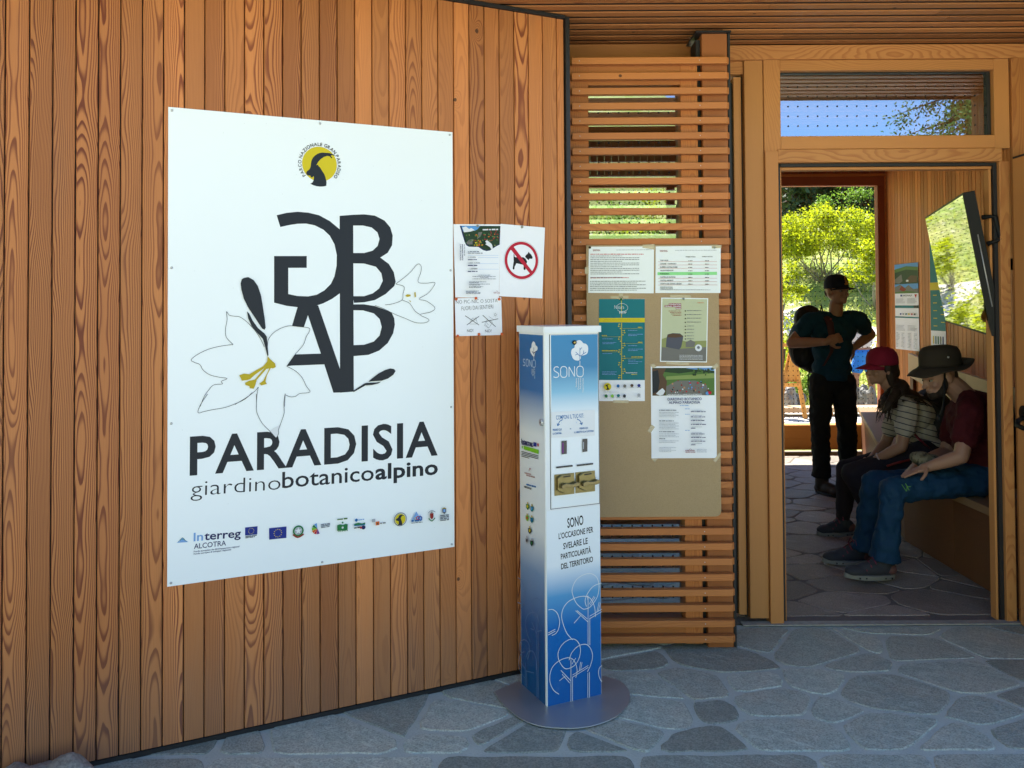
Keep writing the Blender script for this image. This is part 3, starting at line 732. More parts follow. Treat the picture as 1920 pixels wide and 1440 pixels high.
# ================================================================== the big sign
sg = thing('garden_sign', 'large white garden sign with charcoal monogram and lily, screwed to board wall', 'sign')
SP = WALLP.off(.0035)
c4 = [SP.px(*p) for p in ((313, 200), (848, 248), (852.5, 1026), (316, 1099))]
u0 = (c4[0].x + c4[3].x) / 2; u1 = (c4[1].x + c4[2].x) / 2; v1 = (c4[0].y + c4[1].y) / 2; v0 = (c4[2].y + c4[3].y) / 2
mb = MB(); mb.board(WALLP.w3((u0, v0), .0005), wd, wn, (0, 0, 1), u1 - u0, .003, v1 - v0, .0004); mb.build('panel', SIGNM, sg)
mb = MB()
for p in ((319, 205), (600, 231), (843, 252), (845, 507), (320, 502), (847, 763), (320, 794), (848, 1023), (604, 1056), (320, 1094)):
    q = SP.px(*p); q.x = min(max(q.x, u0 + .012), u1 - .012); q.y = min(max(q.y, v0 + .012), v1 - .012)
    mb = MB(); mb.tube([SP.w3(q, 0), SP.w3(q, .0018)], .0045, 10); mb.build('screw_head', STEEL, sg)
Z1 = lambda x, y: (300 + x / 2.48276, 180 + y / 2.48276)
Z2 = lambda x, y: (300 + x / 3.31034, 740 + y / 3.31034)
Z5 = lambda x, y: (310 + x / 3.36842, 920 + y / 3.36842)
ZI = lambda x, y: (540 + x / 13.09, 250 + y / 13.09)
# monogram
P = Print(SP, Z1)
P.poly([(543,555),(590,544),(640,539),(690,543),(740,555),(790,582),(838,622),(838,918),(800,945),(760,965),(730,975),(690,982),(640,983),(590,977),(531,962),(531,745),(683,745),(683,800),(597,800),(597,922),(640,931),(690,933),(730,925),(765,905),(795,875),(812,840),(822,790),(823,740),(812,690),(790,650),(760,622),(720,602),(680,594),(640,595),(600,601),(560,610)], INK)
P.poly([(836,558),(899,553),(902,1376),(838,1381)], INK)
P.poly([(898,553),(950,551),(1000,557),(1045,580),(1072,612),(1083,650),(1080,695),(1060,730),(1025,752),(1000,756),(898,756),(898,731),(950,731),(990,720),(1013,698),(1022,665),(1012,635),(985,612),(945,603),(898,603)], INK)
P.poly([(898,754),(1000,754),(1025,752),(1065,782),(1088,820),(1097,865),(1090,885),(1050,922),(1000,950),(950,960),(903,963),(898,932),(950,932),(990,919),(1020,896),(1037,860),(1030,825),(1005,795),(950,780),(898,779)], INK)
P.poly([(898,970),(950,970),(1000,978),(1040,992),(1078,1008),(1090,1035),(1093,1065),(1085,1105),(1060,1150),(1020,1185),(970,1205),(898,1211),(898,1160),(950,1158),(995,1143),(1022,1115),(1032,1075),(1022,1038),(995,1012),(945,998),(898,997)], INK)
P.poly([(690,975),(736,975),(841,1280),(846,1380),(807,1381),(765,1250),(749,1200),(687,1016)], INK)
P.poly([(641,980),(700,978),(690,1016),(669,1077),(614,1071)], INK)
P.poly([(628,1203),(754,1199),(770,1249),(612,1255),(589,1258)], INK)
P.build('monogram', sg)
P = Print(SP, Z1, .0022); LW = .0016
def curve(pts, T=Z1, closed=False):
    P.T = T; P.line(pts, LW, INK, True, closed)
curve([(485,1168),(475,1145),(455,1110),(430,1078),(400,1048),(370,1028),(345,1025),(322,1020),(309,1004),(312,1040),(305,1080),(305,1110),(313,1130),(340,1157)])
curve([(340,1157),(290,1163),(230,1177),(180,1200),(145,1227),(160,1240),(185,1250),(200,1275),(230,1297),(270,1308),(312,1315),(285,1328),(290,1340),(250,1345),(225,1370),(205,1400),(187,1445)])
curve([(295,-4),(255,55),(235,103),(245,113),(270,105),(330,92),(400,80),(470,55),(530,25),(572,-14)], Z2)
curve([(348,1436),(400,1405),(440,1375),(457,1355)])
curve([(457,1355),(450,1400),(448,1450)])
P.T = Z2; P.poly([(680,225),(706,205),(750,185),(737,218),(735,240),(721,266),(706,256)], WHITE)
curve([(597,-6),(598,50),(598,100),(615,145),(640,185),(680,225),(705,252),(720,266),(735,240),(735,215),(755,160),(770,110),(768,50),(776,-8)], Z2)
curve([(582,1390),(605,1400),(630,1398),(650,1385),(697,1378),(680,1350),(660,1310),(630,1280),(589,1258)]); curve([(582,1390),(579,1445)])
curve([(500,1165),(503,1135),(525,1105),(560,1082),(600,1070),(640,1073),(692,1080),(693,1098),(680,1120),(668,1155),(640,1190),(628,1203),(589,1258)])
curve([(1097,875),(1130,850),(1165,820),(1190,790),(1205,782),(1215,795),(1213,820),(1200,865),(1235,872),(1277,868),(1270,890),(1245,920),(1205,945),(1240,955),(1278,985),(1260,1005),(1210,1018),(1250,1040),(1235,1055),(1190,1055),(1140,1035),(1090,1015),(1040,990),(1000,975)])
curve([(1097,876),(1135,888),(1130,920),(1125,950),(1080,968),(1047,972)]); curve([(1125,950),(1160,965),(1185,1000),(1210,1018)])
P.T = Z1
P.poly([(390,847),(410,843),(435,857),(455,885),(470,930),(478,980),(487,1040),(491,1078),(486,1088),(475,1083),(440,1030),(410,985),(390,945),(378,900),(375,872),(380,853)], INK)
P.poly([(404,1003),(414,1012),(430,1045),(455,1080),(485,1105),(496,1120),(500,1160),(504,1207),(499,1211),(488,1165),(478,1130),(450,1100),(425,1070),(410,1035)], INK)
P.poly([(1095,1280),(1088,1271),(1070,1268),(1045,1276),(1015,1292),(985,1315),(968,1330),(985,1328),(1030,1325),(1060,1315),(1085,1297)], INK)
P.poly([(898,1372),(950,1338),(960,1335),(1010,1333),(1028,1329),(1015,1338),(985,1345),(955,1347),(900,1378)], INK)
P.poly([(500,1210),(512,1225),(535,1245),(538,1262),(525,1268),(515,1265),(497,1300),(490,1330),(497,1340),(470,1347),(462,1338),(480,1325),(500,1285),(508,1268),(495,1270),(450,1320),(443,1345),(435,1362),(418,1360),(415,1350),(397,1345),(395,1335),(415,1325),(440,1320),(490,1262),(440,1298),(418,1318),(405,1322),(380,1325),(375,1312),(368,1300),(390,1292),(415,1295),(440,1280),(480,1258),(498,1235)], OCHRE)
for q in ([(1140,930),(1150,923),(1165,925),(1165,932),(1150,936)], [(1182,915),(1188,912),(1190,935),(1184,937)], [(1157,950),(1167,955),(1165,960)]): P.poly(q, OCHRE)
P.build('lily_drawing', sg)
# lettering
P = Print(SP, Z2, .0006)
P.text('PARADISIA', (184, 497), (1723, 371), (184, 251), INK, .019, 1.06)
P.text('giardino', (190, 631), (747, 588), (190, 530), INK, -.012, 1.0)
P.text('botanico', (758, 580), (1326, 530), (758, 474), INK, .006, 1.0)
P.text('alpino', (1336, 526), (1724, 492), (1336, 428), INK, .024, 1.02)
P.build('title_lettering', sg)
# ibex emblem
P = Print(SP, ZI, .0006)
P.ellipse((775, 757), (1197, 757), YEL, 48)
P.poly([(548,1238),(600,1205),(625,1160),(635,1100),(630,1050),(615,1055),(600,1085),(575,1085),(552,1068),(545,1040),(500,1035),(470,1025),(450,1000),(445,960),(470,925),(520,890),(545,850),(556,800),(562,740),(575,670),(610,600),(660,545),(720,505),(780,480),(850,472),(920,478),(1000,482),(1070,500),(1150,535),(1140,548),(1070,540),(1050,550),(1085,600),(1075,620),(1055,605),(1020,565),(960,555),(880,580),(800,635),(740,700),(695,785),(735,765),(750,805),(790,840),(830,910),(880,985),(915,1065),(938,1160),(945,1200),(938,1290),(860,1305),(780,1308),(690,1295),(610,1270)], INK)
def ring_text(P, s, c, r, a0, a1, h, mt):
    wd_ = [(0.30 if ch == ' ' else (lambda t: t[3] - t[2])(text_mesh(ch, .012)) + .14) for ch in s]; tot = sum(wd_); acc = 0
    for ch, w1 in zip(s, wd_):
        f = (acc + w1 / 2) / tot; acc += w1
        if ch == ' ': continue
        a = a0 + (a1 - a0) * f; p = V(c) + V((math.cos(a), math.sin(a))) * r; t = V((math.sin(a), -math.cos(a)))
        wch = (w1 - .14) / CAP_H * h * .95
        P.textuv(ch, p - t * wch / 2, p + t * wch / 2, h, mt, .012)
cc = P.q(775, 757); rr_ = (P.q(1215, 757) - cc).length
ring_text(P, 'PARCO NAZIONALE GRAN PARADISO', cc, rr_, R(222), R(-42), rr_ * .19, INK)
P.build('ibex_emblem', sg)
# sponsor logos
P = Print(SP, Z5, .0006)
def flag(P, q, n=12):
    P.poly(q, EUB); Q = [P.q(*p) for p in q]; c = sum(Q, V((0, 0))) / 4; r = abs(Q[0].y - Q[3].y) * .33
    for i in range(n): P.disc(c + V((math.cos(i * math.pi / 6), math.sin(i * math.pi / 6))) * r, r * .13, YEL, 6)
P.poly([(70, 330), (90, 318), (108, 296), (125, 314), (146, 324)], LBL); P.line([(80, 322), (108, 306), (136, 320)], .0015, TEAL); P.line([(90, 313), (108, 297), (125, 313)], .0015, GRN)
P.text('In', (178, 319), (238, 313), (178, 264), LBL, .016); P.text('terreg', (246, 312), (476, 292), (246, 258), NAVY, .016)
P.text('ALCOTRA', (180, 368), (383, 345), (180, 334), NAVY, .005)
P.text('Fonds européen de développement régional', (179, 389), (467, 356), (179, 379), NAVY, .01); P.text('Fondo europeo di sviluppo regionale', (179, 404), (416, 375), (179, 394), NAVY, .01)
flag(P, [(503, 232), (582, 224), (580, 275), (503, 283)]); P.greek((505, 292), (580, 282), .004, GREYINK); P.greek((505, 300), (565, 292), .004, GREYINK)
flag(P, [(654, 236), (764, 225), (763, 297), (655, 308)])
a = P.q(838, 252); P.disc(a, .020, GRN, 24, .72); P.disc(a, .0135, LGREY, 20)
star = [a + V((math.sin(i * math.pi / 5), math.cos(i * math.pi / 5))) * (.0135 if i % 2 == 0 else .0055) for i in range(10)]; P.uv(star, WHITE); P.line([(805, 275), (835, 292), (872, 272)], .006, DRED)
for i, c_ in enumerate((SKYB, GRN, LGRN, ORA, RED, PUR)):
    o_ = P.q(958, 238); t0 = R(95 + i * 34); t1 = R(95 + (i + 1) * 34 - 5); P.uv([o_, o_ + V((math.cos(t0), math.sin(t0))) * .021, o_ + V((math.cos(t1), math.sin(t1))) * .021], c_)
for k in range(3): P.greek((980, 216 + k * 9), (1038, 207 + k * 9), .004, GREYINK, k)
P.poly([(1083, 216), (1100, 210), (1120, 214), (1135, 207), (1149, 210), (1148, 247), (1083, 252)], GRN); P.disc(P.q(1117, 231), .004, WHITE, 10); P.disc(P.q(1117, 199), .0035, GRN, 10); P.greek((1083, 184), (1149, 177), .006, MGRN); P.text('ALPIN', (1085, 258), (1149, 252), (1085, 252), GRN, .02)
P.poly([(1188, 210), (1215, 200), (1240, 205), (1259, 198), (1258, 210), (1190, 217)], GRN); P.poly([(1188, 217), (1258, 210), (1258, 214), (1190, 222)], BLU); P.disc(P.q(1203, 184), .006, BLU, 8); P.greek((1215, 186), (1252, 181), .004, LBL); P.greek((1188, 237), (1230, 231), .005, INK); P.disc(P.q(1248, 229), .008, NAVY, 12); P.disc(P.q(1232, 231), .004, RED, 8)
P.poly([(1301, 178), (1322, 174), (1322, 194), (1301, 197)], LGREY); P.poly([(1325, 194), (1348, 190), (1348, 214), (1325, 217)], ORA); P.poly([(1333, 200), (1341, 198), (1341, 212), (1333, 214)], BROWN); P.greek((1352, 207), (1390, 203), .005, STONEG)
a = P.q(1480, 178); P.disc(a, .0215, YEL, 24); P.disc(a, .0265, GREYINK, 28, .90); b_ = lambda x, y: (1480 + x, 178 + y)
P.poly([b_(-18, 38), b_(-10, 28), b_(-10, 12), b_(-26, 8), b_(-28, 0), b_(-14, -10), b_(-8, -24), b_(6, -30), b_(24, -26), b_(10, -22), b_(2, -8), b_(8, 10), b_(14, 36)], INK)
P.poly([(1552, 186), (1580, 128), (1598, 158), (1604, 148), (1620, 184)], LBL); P.disc(P.q(1576, 174), .006, OCHRE, 10, .6); P.disc(P.q(1590, 170), .008, RED, 10, .6); P.disc(P.q(1605, 171), .009, EUB, 10, .6); P.greek((1549, 194), (1612, 188), .007, BLU); P.greek((1549, 204), (1620, 197), .003, GREYINK)
P.poly([(1666, 140), (1688, 138), (1688, 165), (1678, 178), (1668, 168)], DRED); P.line([(1658, 172), (1678, 188), (1698, 168)], .004, GRN); P.poly([(1668, 136), (1678, 128), (1687, 134)], INK); P.line([(1655, 138), (1676, 122), (1700, 132)], .003, LGREY)
P.poly([(1744, 112), (1755, 104), (1768, 110), (1768, 132), (1757, 144), (1745, 134)], DST); P.poly([(1749, 115), (1763, 113), (1763, 131), (1750, 133)], LBL); P.line([(1744, 112), (1755, 104), (1768, 110)], .003, OCHRE, False)
for k in range(4): P.greek((1730, 158 + k * 10), (1785, 152 + k * 10), .005, GREYINK, k)
P.build('logo_row', sg)

# ================================================================== papers on the timber wall
Z6 = lambda x, y: (840 + x / 6.0, 400 + y / 6.0)
def pins(pl, pts, T, label, mt, r=.006, group='push pins'):
    for p in pts:
        q = Print(pl, T).q(*p); mb = MB(); c = pl.w3(q, .001)
        mb.tube([c, c + pl.n * .004], [r, r * .9], 10); mb.tube([c + pl.n * .004, c + pl.n * .010, c + pl.n * .0115], [r * .62, r * .55, r * .3], 8)
        o = mb.build('push_pin', mt); tag(o, label, 'pin', group)
def blobs(P, box, cols, n, r0, r1, seed=1):
    rr = random.Random(seed)
    for i in range(n):
        x = rr.uniform(box[0], box[2]); y = rr.uniform(box[1], box[3]); c = P.q(x, y); r = rr.uniform(r0, r1); k = 7
        P.uv([c + V((math.cos(2 * math.pi * j / k), math.sin(2 * math.pi * j / k))) * r * rr.uniform(.55, 1.1) for j in range(k)], rr.choice(cols))
PL1 = WALLP.off(.0015)
ps = thing('opening_hours_poster', 'paper opening hours notice topped by a flower meadow photo, beside the sign', 'poster')
sheet('sheet', PL1, [(60, 122), (590, 125), (572, 952), (82, 945)], Z6, PAPER, parent=ps)
P = Print(PL1, Z6, .0011)
P.poly([(132, 140), (588, 142), (580, 352), (540, 372), (470, 418), (430, 425), (390, 412), (340, 378), (235, 376), (205, 360), (185, 320)], NAVY)
P.poly([(150, 143), (582, 145), (576, 345), (535, 364), (470, 408), (432, 414), (396, 402), (345, 368), (238, 366), (212, 350), (194, 316)], DGRN)
P.poly([(150, 143), (360, 144), (330, 180), (300, 196), (250, 190), (180, 206), (168, 200)], SKYB); P.poly([(160, 160), (200, 148), (235, 176), (260, 165), (300, 190), (250, 206), (180, 214)], WHITE)
P.poly([(340, 215), (385, 210), (365, 260), (325, 290)], STONEG); P.poly([(205, 330), (230, 300), (275, 290), (275, 350), (215, 350)], STONEG)
blobs(P, (190, 220, 560, 370), [DGRN, MGRN, GRN, OLIVE], 60, .002, .006, 3)
blobs(P, (280, 300, 380, 368), [ORA, YEL, ORA], 30, .0015, .0035, 4); blobs(P, (380, 180, 570, 320), [ORA, RED, DRED], 26, .0015, .004, 5); blobs(P, (280, 240, 320, 265), [ORA], 6, .001, .003, 6)
P.poly([(400, 318), (420, 305), (440, 320), (470, 345), (480, 365), (486, 402), (470, 410), (455, 385), (425, 365), (400, 350), (415, 340)], WHITE)
P.greek((372, 195), (545, 192), .006, WHITE)
P.text('GIARDINO BOTANICO', (130, 532), (130, 348), (115, 532), NAVY, .02); P.text('ALPINO PARADISIA', (152, 532), (152, 348), (138, 532), NAVY, .03); P.greek((172, 480), (172, 350), .003, GREYINK)
for y_, x1_, h_, c_ in ((438, 335, .004, GREYINK), (455, 370, .004, GREYINK), (528, 305, .0045, NAVY), (594, 310, .0045, NAVY), (660, 312, .0045, NAVY)): P.greek((205, y_), (x1_, y_), h_, c_)
P.text('2 - 30 GIUGNO', (205, 500), (293, 500), (205, 489), INKB, .03); P.text('1 LUGLIO - 31 AGOSTO', (205, 566), (340, 565), (205, 555), INKB, .03); P.text('1 - 11 SETTEMBRE', (205, 632), (312, 631), (205, 620), INKB, .03)
for y_ in (475, 500, 568, 630): P.line([(205 if y_ == 475 else 320, y_), (546, y_)], .0008, LBL)
for y_, a_, b2 in ((700, 315, 455), (716, 255, 515), (728, 340, 435), (742, 255, 520), (775, 215, 410), (785, 215, 325), (800, 215, 450), (810, 215, 340), (830, 215, 375), (838, 215, 345), (878, 180, 325), (888, 180, 300), (897, 180, 345), (906, 180, 340)): P.greek((a_, y_), (b2, y_), .0026, GREYINK, y_)
P.text('FONDATION', (490, 892), (558, 894), (490, 885), DRED, .03); P.text('GRAND PARADIS', (490, 902), (562, 903), (490, 895), DRED, .03); P.line([(515, 880), (528, 872), (535, 882)], .0012, DRED)
P.build('print', ps)
nd = thing('no_dogs_notice', 'white paper notice with a crossed out black dog in red ring', 'notice')
PL2 = WALLP.off(.0028)
sheet('sheet', PL2, [(590, 118), (1090, 160), (1060, 958), (575, 932)], Z6, PAPER, parent=nd)
P = Print(PL2, Z6, .0011)
c0 = P.q(826, 530); rad = (P.q(638, 530) - c0).length; rad = (rad + (P.q(1014, 530) - c0).length) / 2
P.disc(c0, rad * 1.045, LGREY, 48, .985); P.disc(c0, rad, RED, 56, .845)
P.poly([(738, 450), (745, 470), (748, 490), (762, 494), (845, 494), (868, 508), (888, 540), (885, 560), (870, 575), (872, 630), (860, 640), (848, 630), (850, 580), (800, 568), (768, 562), (748, 600), (745, 628), (735, 634), (726, 622), (730, 590), (738, 540), (736, 500)], INKB)
P.poly([(865, 490), (875, 470), (895, 455), (905, 432), (918, 450), (935, 465), (950, 495), (945, 512), (915, 510), (905, 528)], INKB)
P.poly([(705, 408), (737, 378), (945, 652), (918, 676)], RED); P.build('print', nd)
pc = thing('picnic_notice', 'handwritten no picnic notice on white paper held by orange pins', 'notice')
sheet('sheet', PL1.off(.0012), [(75, 955), (598, 945), (610, 1368), (88, 1382)], Z6, PAPER, parent=pc)
P = Print(PL1.off(.0012), Z6, .0011); PEN = .0022
P.text('NO PIC-NIC O SOSTA', (88, 1018), (556, 1000), (88, 975), INKB, -.012, 1.05); P.text('FUORI DAI SENTIERI', (152, 1094), (508, 1070), (152, 1045), INKB, -.012, 1.02)
P.text('NO!', (214, 1338), (284, 1332), (214, 1303), INKB, -.005); P.text('NO!', (416, 1340), (488, 1337), (416, 1306), INKB, -.005)
for l in ([(192, 1152), (347, 1256)], [(348, 1158), (210, 1256)], [(388, 1146), (534, 1276)], [(378, 1226), (562, 1186)]): P.line(l, PEN, INKB, False)
for l in ([(240, 1245), (330, 1245), (318, 1200), (255, 1205), (240, 1245)], [(265, 1205), (270, 1180), (290, 1178), (292, 1200)], [(300, 1185), (312, 1170), (318, 1195)], [(410, 1245), (455, 1290), (500, 1225), (440, 1195), (410, 1245)], [(455, 1160), (510, 1195)], [(425, 1225), (450, 1255)], [(400, 1255), (450, 1290)]): P.line(l, .001, GREYINK, False)
a = P.q(528, 1140); P.disc(a, .0055, GREYINK, 14, .75)
for i in range(8): d_ = V((math.cos(i * .785), math.sin(i * .785))); P.mb.add([P.p.w3(a + d_ * .009 + V((-d_.y, d_.x)) * .0005, P.h), P.p.w3(a + d_ * .009 - V((-d_.y, d_.x)) * .0005, P.h), P.p.w3(a + d_ * .013, P.h)], [[0, 1, 2]], P.m(GREYINK))
P.build('handwriting', pc)
OPIN = plain('orange_pin', (0.75, 0.13, 0.02), .3); CPIN = plain('clear_pin', (0.35, 0.38, 0.32), .2)
for p_, w_ in zip(((90, 965), (312, 955), (574, 965), (107, 1380), (346, 1360), (603, 1358)), ('top left corner', 'top edge', 'top right corner', 'bottom left corner', 'bottom edge', 'bottom right corner')):
    pins(PL1.off(.0024), [p_], Z6, 'orange push pin in the ' + w_ + ' of the picnic notice', OPIN)
pins(PL1.off(.001), [(330, 142)], Z6, 'pale push pin at the top of the opening hours notice', CPIN, .0055)
pins(PL2.off(.001), [(830, 155)], Z6, 'pale push pin at the top of the dog notice', CPIN, .0055)

# ================================================================== notice board on the louvres
nb = thing('notice_board', 'plain brown hardboard notice board fixed to the louvre slats', 'notice board')
m, b = mat('hardboard'); p = objco(); a1 = noise(p, 5, 4, .65); a2 = noise(p, 420, 3, .8); a3 = vor(p, 38)
c = mixc(a1, (0.36, 0.245, 0.12), (0.42, 0.29, 0.15)); c = mixc(smooth(a2, .42, .7, 0, .45), c, (0.19, 0.12, 0.055)); setb(b, c, .5, bump(a2, .2, .002), spec=.4); HARD = m
YN = YL - .010; BP = Plane((0, YN, 0), (1, 0, 0), (0, -1, 0))
bx0, bx1 = X_(1101, 700, YN), X_(1349.5, 700, YN); bz0, bz1 = Z_(1250, 969, YN), Z_(1250, 459, YN); r_ = .024
pl = [(bx0, bz1), (bx0, bz0), (bx1 - r_, bz0)] + [(bx1 - r_ + r_ * math.sin(t), bz0 + r_ - r_ * math.cos(t)) for t in (R(22), R(45), R(68))] + [(bx1, bz0 + r_), (bx1, bz1)]
mb = MB(); mb.prism([(x, YN, z) for x, z in pl], (0, 1, 0), .008); mb.build('panel', HARD, nb)
Z7 = lambda x, y: (1090 + x / 3.2714, 440 + y / 3.2727)
def bpaper(name, label, quad, mt, h=.001, thick=.0007):
    o = thing(name, label, 'poster'); pl_ = BP.off(h); sheet('sheet', pl_, quad, Z7, mt, thick, o); return o, Print(pl_, Z7, thick + .0004)
o, P = bpaper('rules_sheet', 'laminated page of small print at the top left of the notice board', [(46, 74), (446, 72), (444, 360), (42, 357)], FILM)
P.text('FONDATION', (70, 95), (112, 95), (70, 90), DRED, .03); P.text('GRAND PARADIS', (70, 101), (116, 101), (70, 96), DRED, .03); P.greek((215, 96), (430, 94), .003, LGREY)
P.greek((55, 122), (382, 122), .0036, RED); P.greek((55, 268), (290, 266), .0036, RED)
for k in range(13):
    if k not in (11,): P.greek((55, 133 + k * 11), (355 if k % 3 else 250, 132 + k * 11), .003, GREYINK, k)
for k in range(6): P.greek((52, 288 + k * 11), (340 if k % 2 else 395, 287 + k * 11), .003, GREYINK, k)
P.build('print', o)
o, P = bpaper('price_list', 'laminated price table with one green row at the top right of the notice board', [(456, 72), (855, 68), (853, 358), (454, 358)], FILM)
P.text('FONDATION', (482, 99), (526, 99), (482, 94), DRED, .03); P.text('GRAND PARADIS', (482, 105), (530, 105), (482, 100), DRED, .03); P.greek((575, 98), (830, 97), .003, LGREY)
P.poly([(467, 230), (832, 228), (832, 247), (467, 249)], PGRN)
P.text('INGRESSO INTERO', (640, 139), (700, 139), (640, 133), INKB, .02); P.text('INGRESSO RIDOTTO', (740, 138), (805, 138), (740, 132), INKB, .02)
for i, s_ in enumerate(('TOP PASS', 'COGNE + ALPINART', 'RHÊMES-NOTRE-DAME', 'VALSAVARENCHE', 'PARADISIA', 'CASTELLO INTROD', 'CHÂTEL-ARGENT', 'CRIPTA DI SAINT-LÉGER')):
    y_ = 162 + i * 20.5; P.text(s_, (482, y_), (482 + len(s_) * 6.3, y_), (482, y_ - 8), INKB, .01); P.greek((655, y_), (680, y_), .003, INK, i); P.greek((758, y_), (782, y_), .003, INK, i)
    if i not in (3, 4): P.line([(470, y_ + 4), (832, y_ + 3)], .0009, RED)
for k in range(4): P.greek((482, 322 + k * 6), (560 if k < 3 else 790, 322 + k * 6), .002, GREYINK, k)
P.build('print', o)
o, P = bpaper('timeline_poster', 'tall teal poster with a yellow timeline and white logo strip on the board', [(108, 396), (389, 394), (389, 1021), (108, 1021)], PAPER, .0008)
P.rect(108, 395, 389, 892, TEAL); P.rect(108, 511, 389, 538, YEL); P.greek((140, 522), (360, 520), .003, OCHRE); P.greek((130, 531), (368, 530), .003, OCHRE)
P.line([(246, 396), (246, 510)], .0025, YEL); P.line([(247, 540), (247, 890)], .0025, YEL)
P.text('Natura', (203, 455), (262, 455), (203, 432), WHITE, -.01); P.line([(215, 440), (235, 424), (265, 425), (285, 445), (275, 465), (240, 472), (220, 460)], .0012, WHITE)
for k in range(5): P.poly([(232 + k * 10, 470), (240 + k * 9, 474), (236 + k * 8, 488)], WHITE)
yy = [549 + 13.1 * k for k in range(26)]
for k, y_ in enumerate(yy):
    s_ = -1 if (k // 3) % 2 == 0 else 1; d_ = 12 + 8 * math.sin((k % 3) * 1.6 + .5)
    P.line([(247, y_), (247 + s_ * d_, y_)], .0012, YEL, False); P.disc(P.q(247 + s_ * d_, y_), .0028, YEL, 10)
for y_, a_, b2, c_ in ((570, 345, 372, YEL), (621, 125, 155, YEL), (662, 345, 372, YEL), (713, 125, 220, YEL), (752, 305, 374, YEL)): P.greek((a_, y_), (b2, y_), .004, c_); P.line([(250 if a_ > 247 else 125, y_ + 5), (374 if a_ > 247 else 243, y_ + 5)], .0008, YEL)
for k, (x_, y_, l_) in enumerate(((285, 588, 55), (285, 612, 90), (285, 620, 55), (128, 640, 65), (128, 662, 85), (128, 670, 70), (285, 682, 55), (285, 703, 90), (285, 712, 60), (128, 730, 60), (285, 770, 45), (285, 780, 85), (285, 790, 60), (125, 842, 90), (125, 850, 80), (125, 858, 88))): P.greek((x_, y_), (x_ + l_, y_), .0026, LBL, k)
P.text('PER INFORMAZIONI', (270, 849), (340, 849), (270, 843), WHITE, .02); P.greek((305, 858), (340, 858), .003, YEL)
a = P.q(159, 931); P.disc(a, .0165, YEL, 24); P.poly([(150, 950), (156, 938), (154, 930), (144, 928), (152, 918), (168, 916), (160, 924), (164, 938), (172, 950)], INKB)
for x_, y_, c_ in ((224, 927, BLU), (264, 927, STONEG), (308, 924, BROWN), (351, 924, EUB), (150, 988, GRN), (188, 988, LGRN), (225, 986, TEAL), (262, 988, INK), (350, 982, LGREY)): P.disc(P.q(x_, y_), .0072, c_, 9); P.greek((x_ - 12, y_ + 13), (x_ + 12, y_ + 13), .002, GREYINK)
P.greek((140, 965), (230, 965), .002, LGREY); P.build('print', o)
o, P = bpaper('marmot_poster', 'laminated pale green poster with a dark stone and red heading on the board', [(490, 386), (778, 390), (770, 784), (482, 780)], FILM)
P.poly([(497, 392), (772, 396), (765, 778), (489, 774)], SAGE); P.poly([(493, 640), (540, 625), (640, 655), (768, 650), (765, 778), (489, 774)], OLIVE); P.poly([(492, 690), (600, 700), (766, 690), (765, 778), (489, 774)], STONEG)
P.poly([(518, 690), (522, 640), (528, 612), (560, 604), (605, 606), (625, 622), (622, 645), (612, 690), (600, 705)], DST); P.poly([(525, 630), (535, 612), (565, 607), (610, 612), (622, 626), (580, 632)], BROWN)
P.poly([(640, 660), (670, 645), (700, 660), (690, 690), (640, 690)], STONEG)
for i, (s_, x_, y_) in enumerate((('FONDATION', 538, 431), ('GRAND PARADIS', 512, 443), ('PASS', 580, 456))): P.rect(x_ - 2, y_ - 10, 612, y_ + 2, DRED); P.text(s_, (x_, y_), (610, y_), (x_, y_ - 8), WHITE, .03)
for k in range(4): P.greek((535 + k * 8, 470 + k * 9), (612, 470 + k * 9), .0025, DRED, k)
for k, y_ in enumerate((468, 492, 514, 538, 562, 582, 602, 622, 640)): P.disc(P.q(637, y_), .0028, INKB, 8); P.greek((646, y_), (735 if k < 4 else 690, y_), .0028, GREYINK, k)
P.disc(P.q(717, 694), .0155, WHITE, 24); P.disc(P.q(717, 692), .007, GREYINK, 9); P.text('FONDATION', (712, 420), (748, 420), (712, 415), ORA, .02)
for k in range(4): P.greek((600, 740 + k * 8), (742, 742 + k * 8), .002, WHITE, k)
P.build('print', o)
o, P = bpaper('workshop_poster', 'white poster with a photo of people sitting outdoors, lowest on the board', [(426, 808), (824, 806), (831, 1371), (430, 1372)], PAPER, .0015)
P.poly([(434, 818), (816, 816), (817, 985), (436, 988)], MGRN); P.poly([(434, 818), (816, 816), (816, 850), (700, 838), (600, 852), (434, 835)], DGRN); P.poly([(640, 820), (816, 816), (816, 835), (720, 830)], LBL)
P.poly([(520, 870), (816, 850), (816, 880), (520, 890)], HILL); P.poly([(520, 930), (590, 895), (700, 895), (770, 925), (780, 985), (520, 987)], STONEG)
P.poly([(434, 822), (520, 820), (500, 860), (525, 900), (515, 985), (436, 988)], BROWN); P.poly([(434, 840), (470, 830), (480, 900), (470, 960), (436, 975)], INK)
blobs(P, (530, 895, 790, 970), [RED, DRED, SKYB, WHITE, INK, TAN, RED], 46, .002, .0055, 8); blobs(P, (680, 820, 810, 860), [DGRN, DGRN, MGRN], 24, .003, .007, 9)
P.poly([(455, 975), (475, 955), (495, 940), (512, 958), (500, 980), (480, 986)], WHITE); P.disc(P.q(770, 972), .008, SKYB, 9); P.disc(P.q(785, 968), .008, RED, 9)
P.text('LABORATORI & APPROFONDIMENTI', (522, 986), (735, 984), (522, 976), WHITE, .01)
P.text('GIARDINO BOTANICO', (525, 1016), (735, 1013), (525, 1000), NAVY, .012); P.text('ALPINO PARADISIA', (533, 1037), (726, 1034), (533, 1021), NAVY, .012); P.greek((602, 1049), (658, 1049), .003, LBL)
